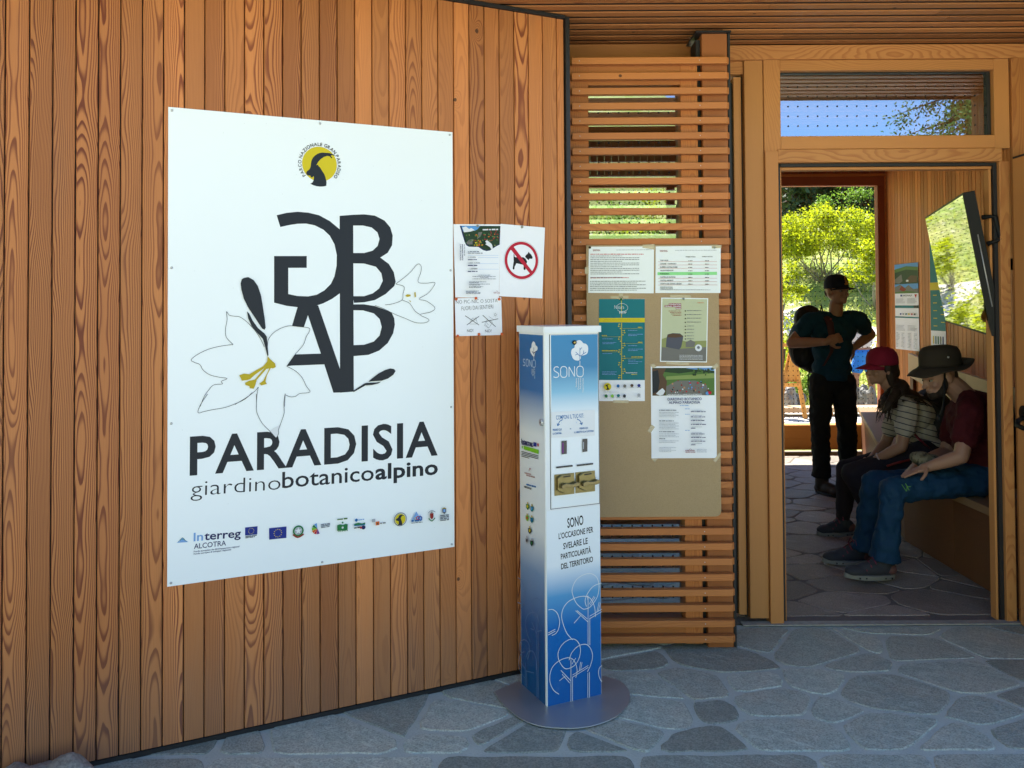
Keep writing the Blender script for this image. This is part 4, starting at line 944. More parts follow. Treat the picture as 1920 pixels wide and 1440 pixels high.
for g_, y0_ in enumerate((1078, 1143, 1209, 1252)):
    P.greek((475, y0_), (475 + (105, 92, 96, 36)[g_], y0_), .004, GREYINK, g_)
    for k in range((4, 5, 3, 2)[g_]): P.greek((475, y0_ + 12 + k * 9), (595 - (k % 2) * 20, y0_ + 12 + k * 9), .0022, LGREY, k)
for k in range(4): P.greek((475, 1305 + k * 8), (578 - (k % 2) * 30, 1305 + k * 8), .002, LGREY, k)
for k, y_ in enumerate((1086, 1118, 1140, 1164, 1187, 1222, 1243, 1266, 1288)): P.greek((668, y_), (668 + (90, 90, 85, 92, 30, 82, 90, 88, 30)[k], y_), .0036, NAVY, k); P.greek((672, y_ - 9), (735, y_ - 9), .002, LGREY, k)
for y_ in (1068, 1101, 1200): P.greek((632, y_), (660, y_), .0028, LBL)
P.text('FONDATION', (634, 1325), (690, 1325), (634, 1317), DRED, .03); P.text('GRAND PARADIS', (634, 1334), (694, 1334), (634, 1327), DRED, .03); P.line([(655, 1316), (665, 1310), (672, 1318)], .0012, DRED)
for k in range(3): P.greek((704, 1317 + k * 7), (765, 1317 + k * 7), .002, LGREY, k)
P.build('print', o)
m, b = mat('clear_tape'); setb(b, (0.70, 0.60, 0.40), .25); b.inputs['Alpha'].default_value = .55; TAPE = m
tp_ = [('top left corner of the workshop poster', [(420, 800), (445, 790), (462, 812), (438, 820)]), ('top right corner of the workshop poster', [(800, 812), (830, 788), (842, 806), (815, 828)]), ('left edge of the workshop poster', [(405, 1205), (432, 1165), (452, 1180), (425, 1218)]), ('bottom left corner of the workshop poster', [(428, 1372), (468, 1372), (450, 1398), (440, 1385)]), ('bottom right corner of the workshop poster', [(808, 1385), (850, 1335), (858, 1350), (825, 1398)]),
       ('top edge of the timeline poster', [(178, 378), (290, 375), (288, 392), (180, 392)]), ('upper end of the tape above the timeline poster', [(230, 360), (256, 360), (256, 398), (230, 398)]), ('bottom edge of the timeline poster', [(195, 1016), (290, 1016), (290, 1033), (195, 1033)]), ('top edge of the dark stone poster', [(545, 368), (672, 372), (672, 388), (545, 384)]), ('bottom edge of the dark stone poster', [(520, 778), (660, 786), (660, 800), (520, 796)]), ('gap between the two laminated pages', [(375, 62), (450, 58), (450, 92), (375, 80)]), ('top right corner of the price table', [(800, 66), (860, 64), (858, 82), (800, 84)]), ('left edge of the small print page', [(22, 200), (46, 200), (46, 240), (22, 240)])]
for lab, q in tp_:
    pl_ = BP.off(.0029); o = sheet('tape_strip', pl_, q, Z7, TAPE, .0002); tag(o, 'yellowed tape strip on the ' + lab, 'tape', 'tape strips on the notice board')
pins(BP.off(.0012), [(52, 79)], Z7, 'black push pin in the top left corner of the notice board', BLACK, .0055)
pins(BP.off(.0016), [(244, 397)], Z7, 'green push pin at the top of the teal timeline poster', GRN, .0055)
pins(BP.off(.0016), [(816, 79)], Z7, 'pale push pin in the top right corner of the price table', CPIN, .0055)
pins(BP.off(.0016), [(627, 394)], Z7, 'pale push pin at the top of the dark stone poster', CPIN, .0055)

# ================================================================== dispenser column
ks = thing('kit_dispenser', 'tall slim white and blue dispenser column standing in front of the board wall', 'dispenser')
k0 = floor(1025.5, 1328, .006); k1 = floor(1128.5, 1304.5, .006)
kd = (k1 - k0); KW = kd.length; kd.normalize(); kn = V((kd.y, -kd.x, 0)); ksd = -kn   # ksd: into depth
kl = floor(971.5, 1284.5, .006); KD = (kl - k0).dot(ksd)
KP = Plane((k0.x, k0.y, 0), kd, kn); KS = Plane((k0.x, k0.y, 0), ksd * -1, -kd)
KTOP = KP.px(1060, 612)[1]; kz0 = .006; CAPZ = KP.px(1060, 624)[1]
m, b = mat('white_powder_coat'); p = objco(); n_ = noise(p, 3, 4, .6); c = mixc(n_, (.70, .73, .74), (.80, .81, .81)); c = mixc(smooth(noise(p, 14, 4, .7), .66, .76, 0, .25), c, (.45, .45, .43)); setb(b, c, .32, spec=.5); KWHT = m
def ramp_mat(name, stops, z0, z1, rough=.3):
    m, b = mat(name); x, y, z = sep(objco()); f = (z - z0) / (z1 - z0)
    n = E.nt.nodes.new('ShaderNodeValToRGB'); link(f, n.inputs[0]); el = n.color_ramp.elements
    while len(el) > 2: el.remove(el[-1])
    for i, (pos, col) in enumerate(stops):
        e = el[i] if i < 2 else el.new(pos)
        e.position = pos; e.color = (*srgb(*col), 1)
    sc = noise(objco(), 5, 5, .7); c = mixc(smooth(sc, .62, .8, 0, .12), E(n.outputs[0]), (.55, .6, .65)); setb(b, c, rough, spec=.5); return m
mb = MB(); mb.board(V((k0.x, k0.y, kz0)), kd, ksd, (0, 0, 1), KW, KD, CAPZ - kz0, .003); mb.build('body', KWHT, ks)
mb = MB(); o_ = V((k0.x, k0.y, CAPZ + .0005)) - kd * .007 - ksd * .009; mb.board(o_, kd, ksd, (0, 0, 1), KW + .014, KD + .016, KTOP - CAPZ, .003); mb.build('cap', KWHT, ks)
def kv(y, x=1075): return KP.px(x, y)[1]
def ku(x, y=800): return KP.px(x, y)[0]
upper = ramp_mat('blue_to_white_print', [(0, (226, 232, 236)), (.52, (226, 232, 236)), (.66, (120, 178, 208)), (.80, (0, 116, 166)), (1, (0, 120, 172))], kv(950), kv(622))
lower = ramp_mat('white_to_blue_print', [(0, (0, 88, 160)), (.40, (0, 102, 178)), (.56, (84, 152, 200)), (.72, (226, 232, 236)), (1, (226, 232, 236))], kv(1317), kv(955))
shaded_side_m = ramp_mat('side_print', [(0, (0, 80, 132)), (.18, (0, 82, 144)), (.34, (120, 152, 190)), (.46, (222, 228, 230)), (.72, (222, 228, 230)), (.84, (40, 106, 164)), (1, (0, 98, 156))], .012, CAPZ)  # same gradient as the front, its blues darkened to paint in the side's shade
dz0, dz1, du0, du1 = kv(949), CAPZ - .006, ku(1032), ku(1122)
mb = MB(); mb.board(KP.w3((du0, dz0), -.001), kd, kn, (0, 0, 1), du1 - du0, .0035, dz1 - dz0, .0008); door = mb.build('door', KWHT, ks)
mb = MB(); mb.board(KP.w3((du0 - .0028, dz0 - .0028), .0002), kd, kn, (0, 0, 1), du1 - du0 + .0056, .0003, dz1 - dz0 + .0036, 0); mb.build('door_gap', RUBBER, ks)
KF = KP.off(.0025)
P = Print(KF, None, .0003); P.uv([(ku(1033.5), dz0 + .004), (du1 - .002, dz0 + .004), (du1 - .002, dz1 - .002), (ku(1033.5), dz1 - .002)], upper)
Z4 = lambda x, y: (940 + x / 4.6462, 590 + y / 4.6452); Z8 = lambda x, y: (960 + x / 3.8895, 740 + y / 3.8919); Z9 = lambda x, y: (900 + x / 2.76875, 880 + y / 2.76923)
P.T = Z4
def sono(P, T, S, w):
    P.T = T
    P.line(S['S'], w, WHITE); P.line(S['O'], w, WHITE, True, True); P.line(S['N'], w, WHITE, False); P.line(S['O2'], w, WHITE, True, True)
def rr_(x0, y0, x1, y1, e=12): return [(x0 + e, y0), ((x0 + x1) / 2, y0 - 3), (x1 - e, y0), (x1, y0 + e * 1.4), (x1, (y0 + y1) / 2), (x1, y1 - e * 1.4), (x1 - e, y1), ((x0 + x1) / 2, y1 + 3), (x0 + e, y1), (x0, y1 - e * 1.4), (x0, (y0 + y1) / 2), (x0, y0 + e * 1.4)]
sono(P, Z4, dict(S=[(498, 462), (488, 454), (470, 456), (458, 470), (462, 488), (480, 500), (496, 512), (500, 530), (490, 544), (470, 547), (455, 540)], O=rr_(516, 455, 570, 543), N=[(589, 541), (589, 454), (637, 538), (637, 450)], O2=rr_(657, 452, 712, 538)), .0032)
P.poly([(640, 395), (622, 380), (612, 355), (606, 330), (615, 300), (636, 285), (640, 250), (655, 230), (680, 222), (700, 232), (712, 248), (735, 254), (752, 275), (755, 310), (745, 340), (722, 352), (692, 360), (690, 385), (668, 400)], WHITE, True)
P.line([(683, 395), (683, 452)], .0022, WHITE, False)
for l in ([(683, 288), (683, 400)], [(683, 362), (646, 324)], [(683, 362), (738, 325)], [(664, 343), (642, 352)], [(712, 342), (716, 312)], [(683, 305), (700, 286)]): P.line(l, .0022, BLU, False)
for s_, x_, y_ in (('Svelare', 656, 632), ('Occasioni', 675, 652), ('Nutrire', 693, 646), ('Opportunità', 713, 676)): P.text(s_, (x_, y_), (x_, 553), (x_ - 13, y_), WHITE, .01)
P.poly([(434, 848), (812, 828), (812, 1052), (434, 1072)], WHITE)
P.text('COMPONI IL TUO KIT:', (476, 914), (718, 895), (476, 876), BLU, .01, 1.0, -.1)
P.line([(530, 914), (505, 930), (488, 965)], .003, BLU); P.line([(484, 946), (487, 968), (505, 952)], .003, BLU, False); P.line([(656, 908), (682, 924), (697, 955)], .003, BLU); P.line([(680, 944), (698, 957), (703, 936)], .003, BLU, False)
P.text('1.', (520, 945), (526, 945), (520, 934), LBL); P.text('2.', (646, 942), (656, 942), (646, 932), LBL)
P.text('PRENDI QUI', (446, 1012), (522, 1006), (446, 994), BLU, .02, 1, -.1); P.text('LA CARTINA', (446, 1044), (522, 1038), (446, 1026), BLU, .02, 1, -.1); P.text('+', (592, 1000), (606, 998), (592, 988), BLU, .03)
P.text('PRENDI QUI', (678, 998), (750, 992), (678, 982), BLU, .02, 1, -.1); P.text('IL LIBRETTO E LA CUSTODIA', (632, 1032), (802, 1018), (632, 1016), BLU, .02, 1, -.1)
P.T = Z8
DRK = plain('dark_slot', (0.03, 0.03, 0.035), .25)
P.poly([(358, 337), (396, 333), (396, 430), (358, 435)], DRK); P.poly([(510, 323), (546, 319), (546, 413), (510, 418)], DRK); P.poly([(362, 350), (372, 349), (372, 425), (362, 427)], PUR); P.poly([(513, 345), (520, 344), (520, 395), (513, 396)], LGREY)
P.poly([(318, 524), (436, 511), (440, 518), (436, 524), (320, 537), (317, 530)], DRK); P.poly([(468, 509), (585, 496), (589, 503), (585, 509), (470, 522), (467, 515)], DRK)
P.build('door_print', door)
P = Print(KP, Z8, .0004); P.uv([(.004, .008), (KW - .003, .008), (KW - .003, kv(953)), (.004, kv(953))], lower)
for s_, a_, b2, c_ in (('SONO', (404, 972), (521, 946), (404, 900)), ("L'OCCASIONE PER", (340, 1054), (592, 1003), (340, 1010)), ('SVELARE LE', (374, 1128), (552, 1086), (374, 1082)), ('PARTICOLARITÀ', (356, 1202), (576, 1152), (356, 1160)), ('DEL TERRITORIO', (358, 1274), (590, 1218), (358, 1232))): P.text(s_, a_, b2, c_, INKB, .018, 1.0, .05)
P.T = Z9; W = .0026
def kline(pts, w=W, closed=False): P.line(pts, w, WHITE, True, closed)
kline([(530,722),(500,695),(482,655),(478,620),(498,575),(535,548),(575,541),(605,560),(617,600),(612,650),(595,685),(570,715),(545,725)], closed=True)
kline([(630,590),(590,605),(560,640),(545,680),(552,712)]); kline([(480,885),(450,850),(430,800),(423,760),(432,720),(460,685),(510,662),(555,660),(580,680),(595,720),(598,765)])
for l in ([(560,655),(560,912)], [(569,770),(569,912)], [(560,792),(495,733)], [(556,776),(502,732)], [(520,760),(487,798)], [(567,775),(631,738)], [(567,762),(631,725)], [(605,740),(617,688)], [(612,737),(624,690)], [(564,700),(590,658)], [(570,705),(596,662)], [(560,690),(556,656)]): P.line(l, W * .9, WHITE, False)
kline([(435,1030),(410,995),(403,955),(420,915),(450,888),(485,880),(510,900),(520,940),(510,985),(490,1015),(460,1032)], closed=True)
kline([(460,990),(475,950),(510,915),(550,908),(575,935),(582,975),(570,1020),(555,1050)]); kline([(408,1166),(380,1145),(362,1105),(362,1060),(375,1025),(405,995),(450,977),(480,985),(497,1015),(502,1050),(495,1080)])
for l in ([(470,985),(470,1218)], [(478,1075),(478,1216)], [(468,1095),(418,1042)], [(464,1108),(424,1062)], [(440,1072),(410,1096)], [(478,1066),(560,1016)], [(480,1076),(560,1026)], [(512,1046),(520,998)], [(519,1042),(527,1000)], [(474,1010),(494,978)], [(557,1055),(557,1190)], [(565,1050),(565,1188)]): P.line(l, W * .9, WHITE, False)
kline([(352,728),(375,726),(398,745),(410,785),(405,825),(390,850),(370,860)]); P.line([(350,848),(388,828)], W, WHITE, False); P.line([(350,858),(388,838)], W, WHITE, False); kline([(630,1015),(616,1030),(612,1060),(622,1090),(631,1100)])
P.build('lower_print', ks)
# side face
KSo = Plane((k0.x, k0.y, 0), -ksd, -kd)
P = Print(KSo, None, .0006); P.uv([(-KD + .006, .012), (-.012, .012), (-.012, CAPZ - .008), (-KD + .006, CAPZ - .008)], shaded_side_m)
PALE = ink('ink_pale_blue', (176, 196, 222)); PALE2 = ink('ink_faint_blue', (110, 140, 185))
def pale(P, T, S, w):
    P.T = T; P.line(S['S'], w, PALE); P.line(S['O'], w, PALE, True, True); P.line(S['N'], w, PALE, False); P.line(S['O2'], w, PALE, True, True)
pale(P, Z4, dict(S=[(208, 394), (198, 386), (192, 396), (196, 412), (207, 420), (206, 438), (197, 444), (190, 436)], O=rr_(218, 390, 236, 448, 6), N=[(246, 450), (246, 392), (266, 455), (266, 395)], O2=rr_(275, 396, 299, 458, 7)), .004)
P.poly([(270, 350), (258, 330), (254, 300), (265, 285), (268, 255), (282, 232), (296, 245), (302, 265), (316, 280), (318, 300), (306, 322), (296, 335), (290, 360), (280, 362)], WHITE, True); P.line([(286, 350), (286, 396)], .003, WHITE, False); P.line([(286, 285), (286, 355)], .003, NAVY, False); P.line([(286, 340), (270, 318)], .003, NAVY, False); P.line([(286, 335), (310, 316)], .003, NAVY, False)
for x_, y1_ in ((272, 520), (280, 535), (288, 530), (298, 558)): P.greek((x_, y1_), (x_, 470), .005, PALE)
P.T = Z8
P.text('Interreg', (72, 352), (155, 372), (72, 320), NAVY, .03); P.poly([(160, 345), (183, 350), (183, 380), (160, 375)], EUB); P.disc(P.q(194, 366), .007, RED, 8)
for k in range(2): P.greek((74, 358 + k * 6), (160, 376 + k * 6), .003, NAVY, k)
P.poly([(90, 372), (199, 402), (199, 434), (90, 398)], LGRN); P.disc(P.q(80, 382), .006, LGRN, 8)
for k in range(4): P.line([(74, 414 + k * 11), (198 if k < 3 else 130, 446 + k * 11 if k < 3 else 463)], .0026, INK, False)
P.text('FONDATION', (98, 575), (145, 586), (98, 565), DRED, .03); P.text('GRAND PARADIS', (110, 592), (173, 607), (110, 582), DRED, .03); P.line([(130, 556), (136, 538), (145, 545)], .003, DRED)
P.greek((110, 660), (180, 678), .007, BLU); P.greek((94, 668), (150, 688), .003, INK); P.greek((94, 674), (148, 694), .003, INK)
for i, (x_, y_) in enumerate(((121, 815), (153, 830), (119, 898), (153, 912), (138, 990), (119, 1062), (154, 1080))):
    P.poly([(x_ - 11, y_ - 18), (x_ + 11, y_ - 14), (x_ + 11, y_ + 10), (x_, y_ + 26), (x_ - 11, y_ + 8)], (GRN, TEAL, LGRN, TEAL, INK, LGREY, INK)[i]); P.poly([(x_ - 6, y_ - 10), (x_ + 6, y_ - 8), (x_ + 5, y_ + 6), (x_, y_ + 14), (x_ - 6, y_ + 5)], (YEL, SKYB, RED, BLU, YEL, INK, GRN)[i]); P.disc(P.q(x_, y_ - 24), .005, OCHRE if i < 5 else LGREY, 8)
P.T = Z9
for pts in ([(205,560),(225,580),(237,625),(235,680),(220,722)], [(285,745),(272,715),(275,685),(300,668),(325,685),(330,720)], [(270,895),(250,840),(245,790),(258,752),(290,740),(305,760),(315,800)], [(305,770),(315,735),(330,728)], [(228,965),(215,930),(220,895),(240,883),(262,905),(265,950),(255,985)], [(245,1085),(220,1050),(210,1000),(222,955),(240,945)], [(248,975),(262,945),(285,945),(300,985),(302,1040)]): P.line(pts, .003, PALE2)
for l in ([(305,780),(305,1190)], [(312,830),(312,1195)], [(303,850),(278,790)], [(290,832),(272,825)], [(308,840),(330,835)], [(245,1000),(245,1120)], [(252,1040),(252,1130)], [(245,1035),(222,1000)], [(250,1045),(290,1055)], [(206,690),(222,695)]): P.line(l, .003, PALE2, False)
P.build('side_print', ks)
q = Print(KSo, Z4).q(357, 938); mb = MB(); mb.tube([KSo.w3(q, .001), KSo.w3(q, .008)], .013, 16); lk = mb.build('side_lock', STEEL, ks); mb = MB(); mb.tube([KSo.w3(q, .008), KSo.w3(q, .0085)], .004, 8); mb.build('keyhole', RUBBER, lk)
q = Print(KF, Z4).q(633, 242); mb = MB(); mb.tube([KF.w3(q, .001), KF.w3(q, .006)], .0085, 18); lk = mb.build('lock', METAL, ks); mb = MB(); mb.tube([KF.w3(q + V((.001, 0)), .0061), KF.w3(q + V((.001, 0)), .009)], .0058, 14); mb.build('cylinder', plain('brass_lock', (.55, .40, .12), .3, .9), lk)
# brass coin mechanisms
BRASS = plain('aged_brass', (0.24, 0.195, 0.085), .38, .85, var=.25, nscale=60); BRASSD = plain('dark_brass', (0.23, 0.185, 0.09), .35, .85, var=.3, nscale=80)
Z10 = lambda x, y: (1000 + x / 12, 840 + y / 12)
def coin(q4, cen, label):
    P_ = Print(KF, Z10); c4_ = [P_.q(*p) for p in q4]; x0 = (c4_[0].x + c4_[3].x) / 2; x1 = (c4_[1].x + c4_[2].x) / 2; y0 = (c4_[2].y + c4_[3].y) / 2; y1 = (c4_[0].y + c4_[1].y) / 2
    mb = MB(); mb.board(KF.w3((x0, y0), .0012), kd, kn, (0, 0, 1), x1 - x0, .003, y1 - y0, .001); mech = mb.build('coin_mechanism', BRASS, ks); mech['label'] = label
    w_ = x1 - x0; h_ = y1 - y0; cx = (x0 + x1) / 2; cy = (y0 + y1) / 2
    out = [(-.40, .36), (-.22, .46), (.30, .46), (.42, .30), (.46, .05), (.40, -.20), (.20, -.38), (-.05, -.42), (-.28, -.30), (-.40, -.22)]
    mb = MB(); mb.prism([KF.w3((cx + a * w_, cy + b2 * h_), .004) for a, b2 in out], kn, .014); mb.build('housing', BRASS, mech, bevel=.002)
    mb = MB(); mb.prism([KF.w3((cx + a * w_, cy + b2 * h_), .0182) for a, b2 in ((-.15, .42), (.22, .44), (.22, .38), (-.15, .36))], kn, .0006); mb.build('coin_slot', RUBBER, mech)
    base = [(-.36, -.02), (-.30, .07), (-.15, .12), (.05, .07), (.22, .06), (.40, .13), (.52, .10), (.54, .02), (.50, -.06), (.30, -.10), (.10, -.08), (-.10, -.07), (-.26, -.15), (-.34, -.12)]
    mb = MB(); mb.prism([KF.w3((cx + a * w_ + .003, cy + b2 * h_), .0185) for a, b2 in base], kn, .018); mb.build('handle', BRASSD, mech, bevel=.002)
coin([(463, 602), (910, 553), (915, 1020), (472, 1076)], 0, 'left brass turn handle mechanism'); coin([(940, 550), (1378, 502), (1380, 965), (945, 1015)], 0, 'right brass turn handle mechanism')
# base plate
mb = MB(); ctr = k0 + kd * (KW * .5) + ksd * (KD * .42)
outl = [floor(900 + x / 2.76875, 880 + y / 2.76923, .006) for x, y in ((75, 1160), (110, 1215), (180, 1280), (250, 1320), (340, 1345), (480, 1352), (600, 1335), (700, 1295), (760, 1240), (780, 1190), (765, 1140), (720, 1100))]
outl = [V((p.x, p.y, 0)) for p in outl]
back = [ctr + ksd * (KD * .62) + kd * (KW * .62), ctr + ksd * (KD * .66) - kd * (KW * .55)]
pl = catmull(outl, 3) + [V((p.x, p.y, 0)) for p in back]
m, b = mat('brushed_steel_plate'); p = objco(); n1 = noise(p, 8, 4, .6); n2 = noise(p, 130, 3, .7); setb(b, mixc(n1, (.30, .33, .35), (.42, .45, .47)), smooth(n1, .2, .8, .30, .50), bump(n2, .1, .001), metal=.6)
mb.prism([(p.x, p.y, .0075) for p in pl], (0, 0, 1), .0045); mb.build('base_plate', m, ks, bevel=.0015)
# ================================================================== television and inside posters
tv = thing('television', 'wide black television tilted down from the right wall, its glossy screen mirroring the garden', 'television')
TL, TR, BR, BL = atY(1734, 403, 5.85), atY(1806, 367, 4.25), atY(1857, 625, 4.25), atY(1773, 608, 5.85)
c_ = (TL + TR + BR + BL) / 4; eu = ((TR - TL) + (BR - BL)).normalized(); ev = ((TL - BL) + (TR - BR)); ev = (ev - eu * ev.dot(eu)).normalized(); en = eu.cross(ev).normalized()
W2 = ((TR - TL).length + (BR - BL).length) / 4; H2 = ((TL - BL).length + (TR - BR).length) / 4
if en.dot(CO - c_) < 0: en = -en
m, b = mat('glossy_screen'); setb(b, (0.004, 0.004, 0.005), bump(noise(objco(), 5, 2), .02, .01) and 0.006, bump(noise(objco(), 9, 3), .008, .01), spec=1.0); b.inputs['IOR'].default_value = 2.1; b.inputs['Coat Weight'].default_value = 1.0; b.inputs['Coat IOR'].default_value = 1.9; SCREEN = m
mb = MB(); mb.board(c_ - eu * W2 - ev * H2 - en * .055, eu, ev, en, 2 * W2, 2 * H2, .053, .003); mb.build('casing', BLACK, tv)
mb = MB(); w_, h_ = W2 - .012, H2 - .012; P4 = [c_ + eu * a * w_ + ev * b2 * h_ for a, b2 in ((-1, -1), (1, -1), (1, 1), (-1, 1))]
q = [[0, 1, 2, 3]] if (P4[1] - P4[0]).cross(P4[2] - P4[0]).dot(en) > 0 else [[3, 2, 1, 0]]
mb.add(P4, q); mb.build('screen', SCREEN, tv)
mb = MB(); e_ = c_ + eu * (W2 + .0) - en * .05
mb.tube([e_ + ev * H2 * .62 - en * .012, e_ + ev * H2 * .60 - en * .07, e_ + ev * H2 * .28 - en * .075, e_ + ev * H2 * .25 - en * .012], .012, 8); mb.build('handle', BLACK, tv)
mb = MB(); a_ = c_ - en * .06; wl = V((3.88, c_.y + .25, c_.z + .05)); mb.tube([a_, (a_ + wl) / 2 + V((0, .1, 0)), wl], .035, 8); mb.board(wl - V((.0, .15, .2)), (0, 1, 0), (1, 0, 0), (0, 0, 1), .3, .018, .4, .002)
mb.board(c_ - eu * .28 - ev * .22 - en * .10, eu, ev, en, .56, .44, .044, .002); mb.build('wall_mount', BLACK, tv)
mb = MB(); q0 = c_ + eu * W2 * 1.001 - ev * H2 * .6; mb.tube([q0 - en * .03, q0 + ev * H2 * 1.0 - en * .03], .003, 6); mb.build('edge_strip', STEEL, tv)

PR = Plane((XR - .003, 0, 0), (0, -1, 0), (-1, 0, 0))
ZT = lambda x, y: (1640 + x / 4.1154, 330 + y / 4.1143)
o = thing('valley_poster', 'tall poster with mountain photos above white text panels on the inside wall', 'poster')
y0, y1 = PR.px(*ZT(157, 800)), PR.px(*ZT(339, 800)); zt_, zb2 = PR.px(*ZT(248, 675))[1], PR.px(*ZT(248, 1342))[1]
quadw = [(y0.x, zt_), (y1.x, zt_), (y1.x, zb2), (y0.x, zb2)]
mb = MB(); mb.board(PR.w3((y0.x, zb2), 0), PR.u, PR.n, (0, 0, 1), y1.x - y0.x, .003, zt_ - zb2, 0); mb.build('board', PAPER, o)
P = Print(PR.off(.003), None, .0006); ww, hh = y1.x - y0.x, zt_ - zb2
def rel(P, x0, yb, x1, yt, mt): P.uv([(y0.x + x0 * ww, zb2 + yb * hh), (y0.x + x1 * ww, zb2 + yb * hh), (y0.x + x1 * ww, zb2 + yt * hh), (y0.x + x0 * ww, zb2 + yt * hh)], mt)
def relp(P, pts, mt): P.uv([(y0.x + a * ww, zb2 + b2 * hh) for a, b2 in pts], mt)
rel(P, 0, .655, 1, 1, DGRN); relp(P, [(0, .93), (.5, .97), (1, .95), (1, 1), (0, 1)], SKYB); relp(P, [(0, .9), (.5, .93), (1, .91), (1, .95), (.5, .97), (0, .94)], MGRN)
relp(P, [(.0, .82), (.3, .88), (.35, .80), (.2, .77), (0, .78)], STONEG); relp(P, [(.45, .8), (.7, .86), (.95, .85), (.95, .78), (.6, .775)], BROWN); relp(P, [(.5, .79), (.6, .79), (.6, .81), (.5, .81)], WHITE)
rel(P, 0, .655, 1, .765, SKYB); relp(P, [(0, .655), (0, .73), (.25, .76), (.45, .72), (.6, .75), (.8, .70), (1, .71), (1, .655)], STONEG); relp(P, [(.2, .70), (.3, .745), (.5, .70), (.4, .675)], DRED); relp(P, [(0, .655), (0, .67), (.5, .685), (1, .665), (1, .655)], MGRN)
rel(P, 0, .485, .8, .515, TEAL); rel(P, .8, .485, 1, .515, INK); rel(P, 0, .37, 1, .385, TEAL)
P.textuv('JARDINALP', V((y0.x + .34 * ww, zb2 + .62 * hh)), V((y0.x + .74 * ww, zb2 + .62 * hh)), .02 * hh, INK, .0)
relp(P, [(.84, .64), (.94, .64), (.89, .60)], RED); rel(P, .25, .62, .32, .64, EUB)
rr = random.Random(4)
for k in range(10):
    for s_ in (0, 1):
        yb = (.59 - k * .012) if k < 5 else (.28 - (k - 5) * .014); rel(P, .04 + .5 * s_, yb, .04 + .5 * s_ + rr.uniform(.3, .42), yb + .004, LGREY)
for k in range(11):
    for x_ in (.05, .28, .55, .8): rel(P, x_, .19 - k * .016, x_ + rr.uniform(.06, .16), .195 - k * .016, LGREY)
for k in range(6): rel(P, .25 + k * .12, .405, .31 + k * .12, .425, (EUB, LGREY, TEAL, YEL, RED, INK)[k])
P.build('print', o)
o = thing('green_wall_poster', 'teal timeline poster on the inside wall half hidden behind the television', 'poster')
a_, b_ = PR.px(*ZT(430, 800)), PR.px(*ZT(545, 800)); z0_, z1_ = PR.px(*ZT(490, 1330))[1], PR.px(*ZT(490, 480))[1]
mb = MB(); mb.board(PR.w3((a_.x, z0_), 0), PR.u, PR.n, (0, 0, 1), b_.x - a_.x, .003, z1_ - z0_, 0); mb.build('board', PAPER, o)
P = Print(PR.off(.003), None, .0006); P.uv([(a_.x, z0_ + .16 * (z1_ - z0_)), (b_.x, z0_ + .16 * (z1_ - z0_)), (b_.x, z1_), (a_.x, z1_)], TEAL)
hz_ = z1_ - z0_; P.uv([(a_.x, z0_ + .53 * hz_), (b_.x, z0_ + .53 * hz_), (b_.x, z0_ + .60 * hz_), (a_.x, z0_ + .60 * hz_)], YEL)
for k in range(9): P.uv([(a_.x + (.2 + .5 * (k % 2)) * (b_.x - a_.x), z0_ + (.2 + k * .035) * hz_), (a_.x + (.45 + .5 * (k % 2)) * (b_.x - a_.x), z0_ + (.2 + k * .035) * hz_), (a_.x + (.45 + .5 * (k % 2)) * (b_.x - a_.x), z0_ + (.207 + k * .035) * hz_), (a_.x + (.2 + .5 * (k % 2)) * (b_.x - a_.x), z0_ + (.207 + k * .035) * hz_)], YEL)
for k in range(5): P.uv([(a_.x + (.15 + .16 * k) * (b_.x - a_.x), z0_ + .04 * hz_), (a_.x + (.22 + .16 * k) * (b_.x - a_.x), z0_ + .04 * hz_), (a_.x + (.22 + .16 * k) * (b_.x - a_.x), z0_ + .11 * hz_), (a_.x + (.15 + .16 * k) * (b_.x - a_.x), z0_ + .11 * hz_)], (YEL, TEAL, GRN, STONEG, EUB)[k])
P.build('print', o)
# red-brown display stand glimpsed through the louvres
o = thing('display_stand', 'red stained display stand inside, glimpsed through the louvres above the notice board', 'display stand')
YD = 6.6; A = [atY(*p, YD) for p in ((1085, 441), (1252, 441), (1262, 395), (1282, 365), (1282, 470), (1085, 700))]
mb = MB(); mb.prism([(A[0].x - .3, YD, A[0].z), tuple(A[1]), tuple(A[2]), tuple(A[3]), (A[3].x + .02, YD, .02), (A[0].x - .3, YD, .02)], (0, 1, 0), .05); mb.build('panel', REDW, o)
mb = MB(); mb.prism([tuple(atY(*p, YD - .002)) for p in ((1266, 437), (1276, 428), (1276, 444))], (0, -1, 0), .002); mb.build('sticker', PAPER, o)

# ================================================================== people
def fabric(name, rgb, rough=.85, sc=300, var=.12):
    m, b = mat(name); p = objco(); f = noise(p, sc, 2); l = noise(p, 9, 3, .6); c = mixc(l, tuple(x * (1 - var) for x in rgb), tuple(x * (1 + var) for x in rgb)); setb(b, c, rough, bump(f * .5 + l, .35, .008), spec=.25); return m
def skin(name, rgb):
    m, b = mat(name); p = objco(); c = mixc(noise(p, 14, 4, .6), tuple(x * .88 for x in rgb), tuple(x * 1.08 for x in rgb)); setb(b, c, .5, spec=.4); b.inputs['Subsurface Weight'].default_value = .0; return m
SKIN1 = skin('skin_tanned', (.32, .15, .09)); SKIN2 = skin('skin_light', (.36, .19, .125)); SKIN3 = skin('skin_fair', (.34, .18, .12))
HAIRB = fabric('dark_brown_hair', (.028, .016, .010), .55, 90); BEARD = fabric('dark_beard', (.022, .014, .010), .7, 200)
EYEW = plain('eye_white', (.26, .24, .22), .25); EYED = plain('eye_dark', (.02, .012, .008), .2)
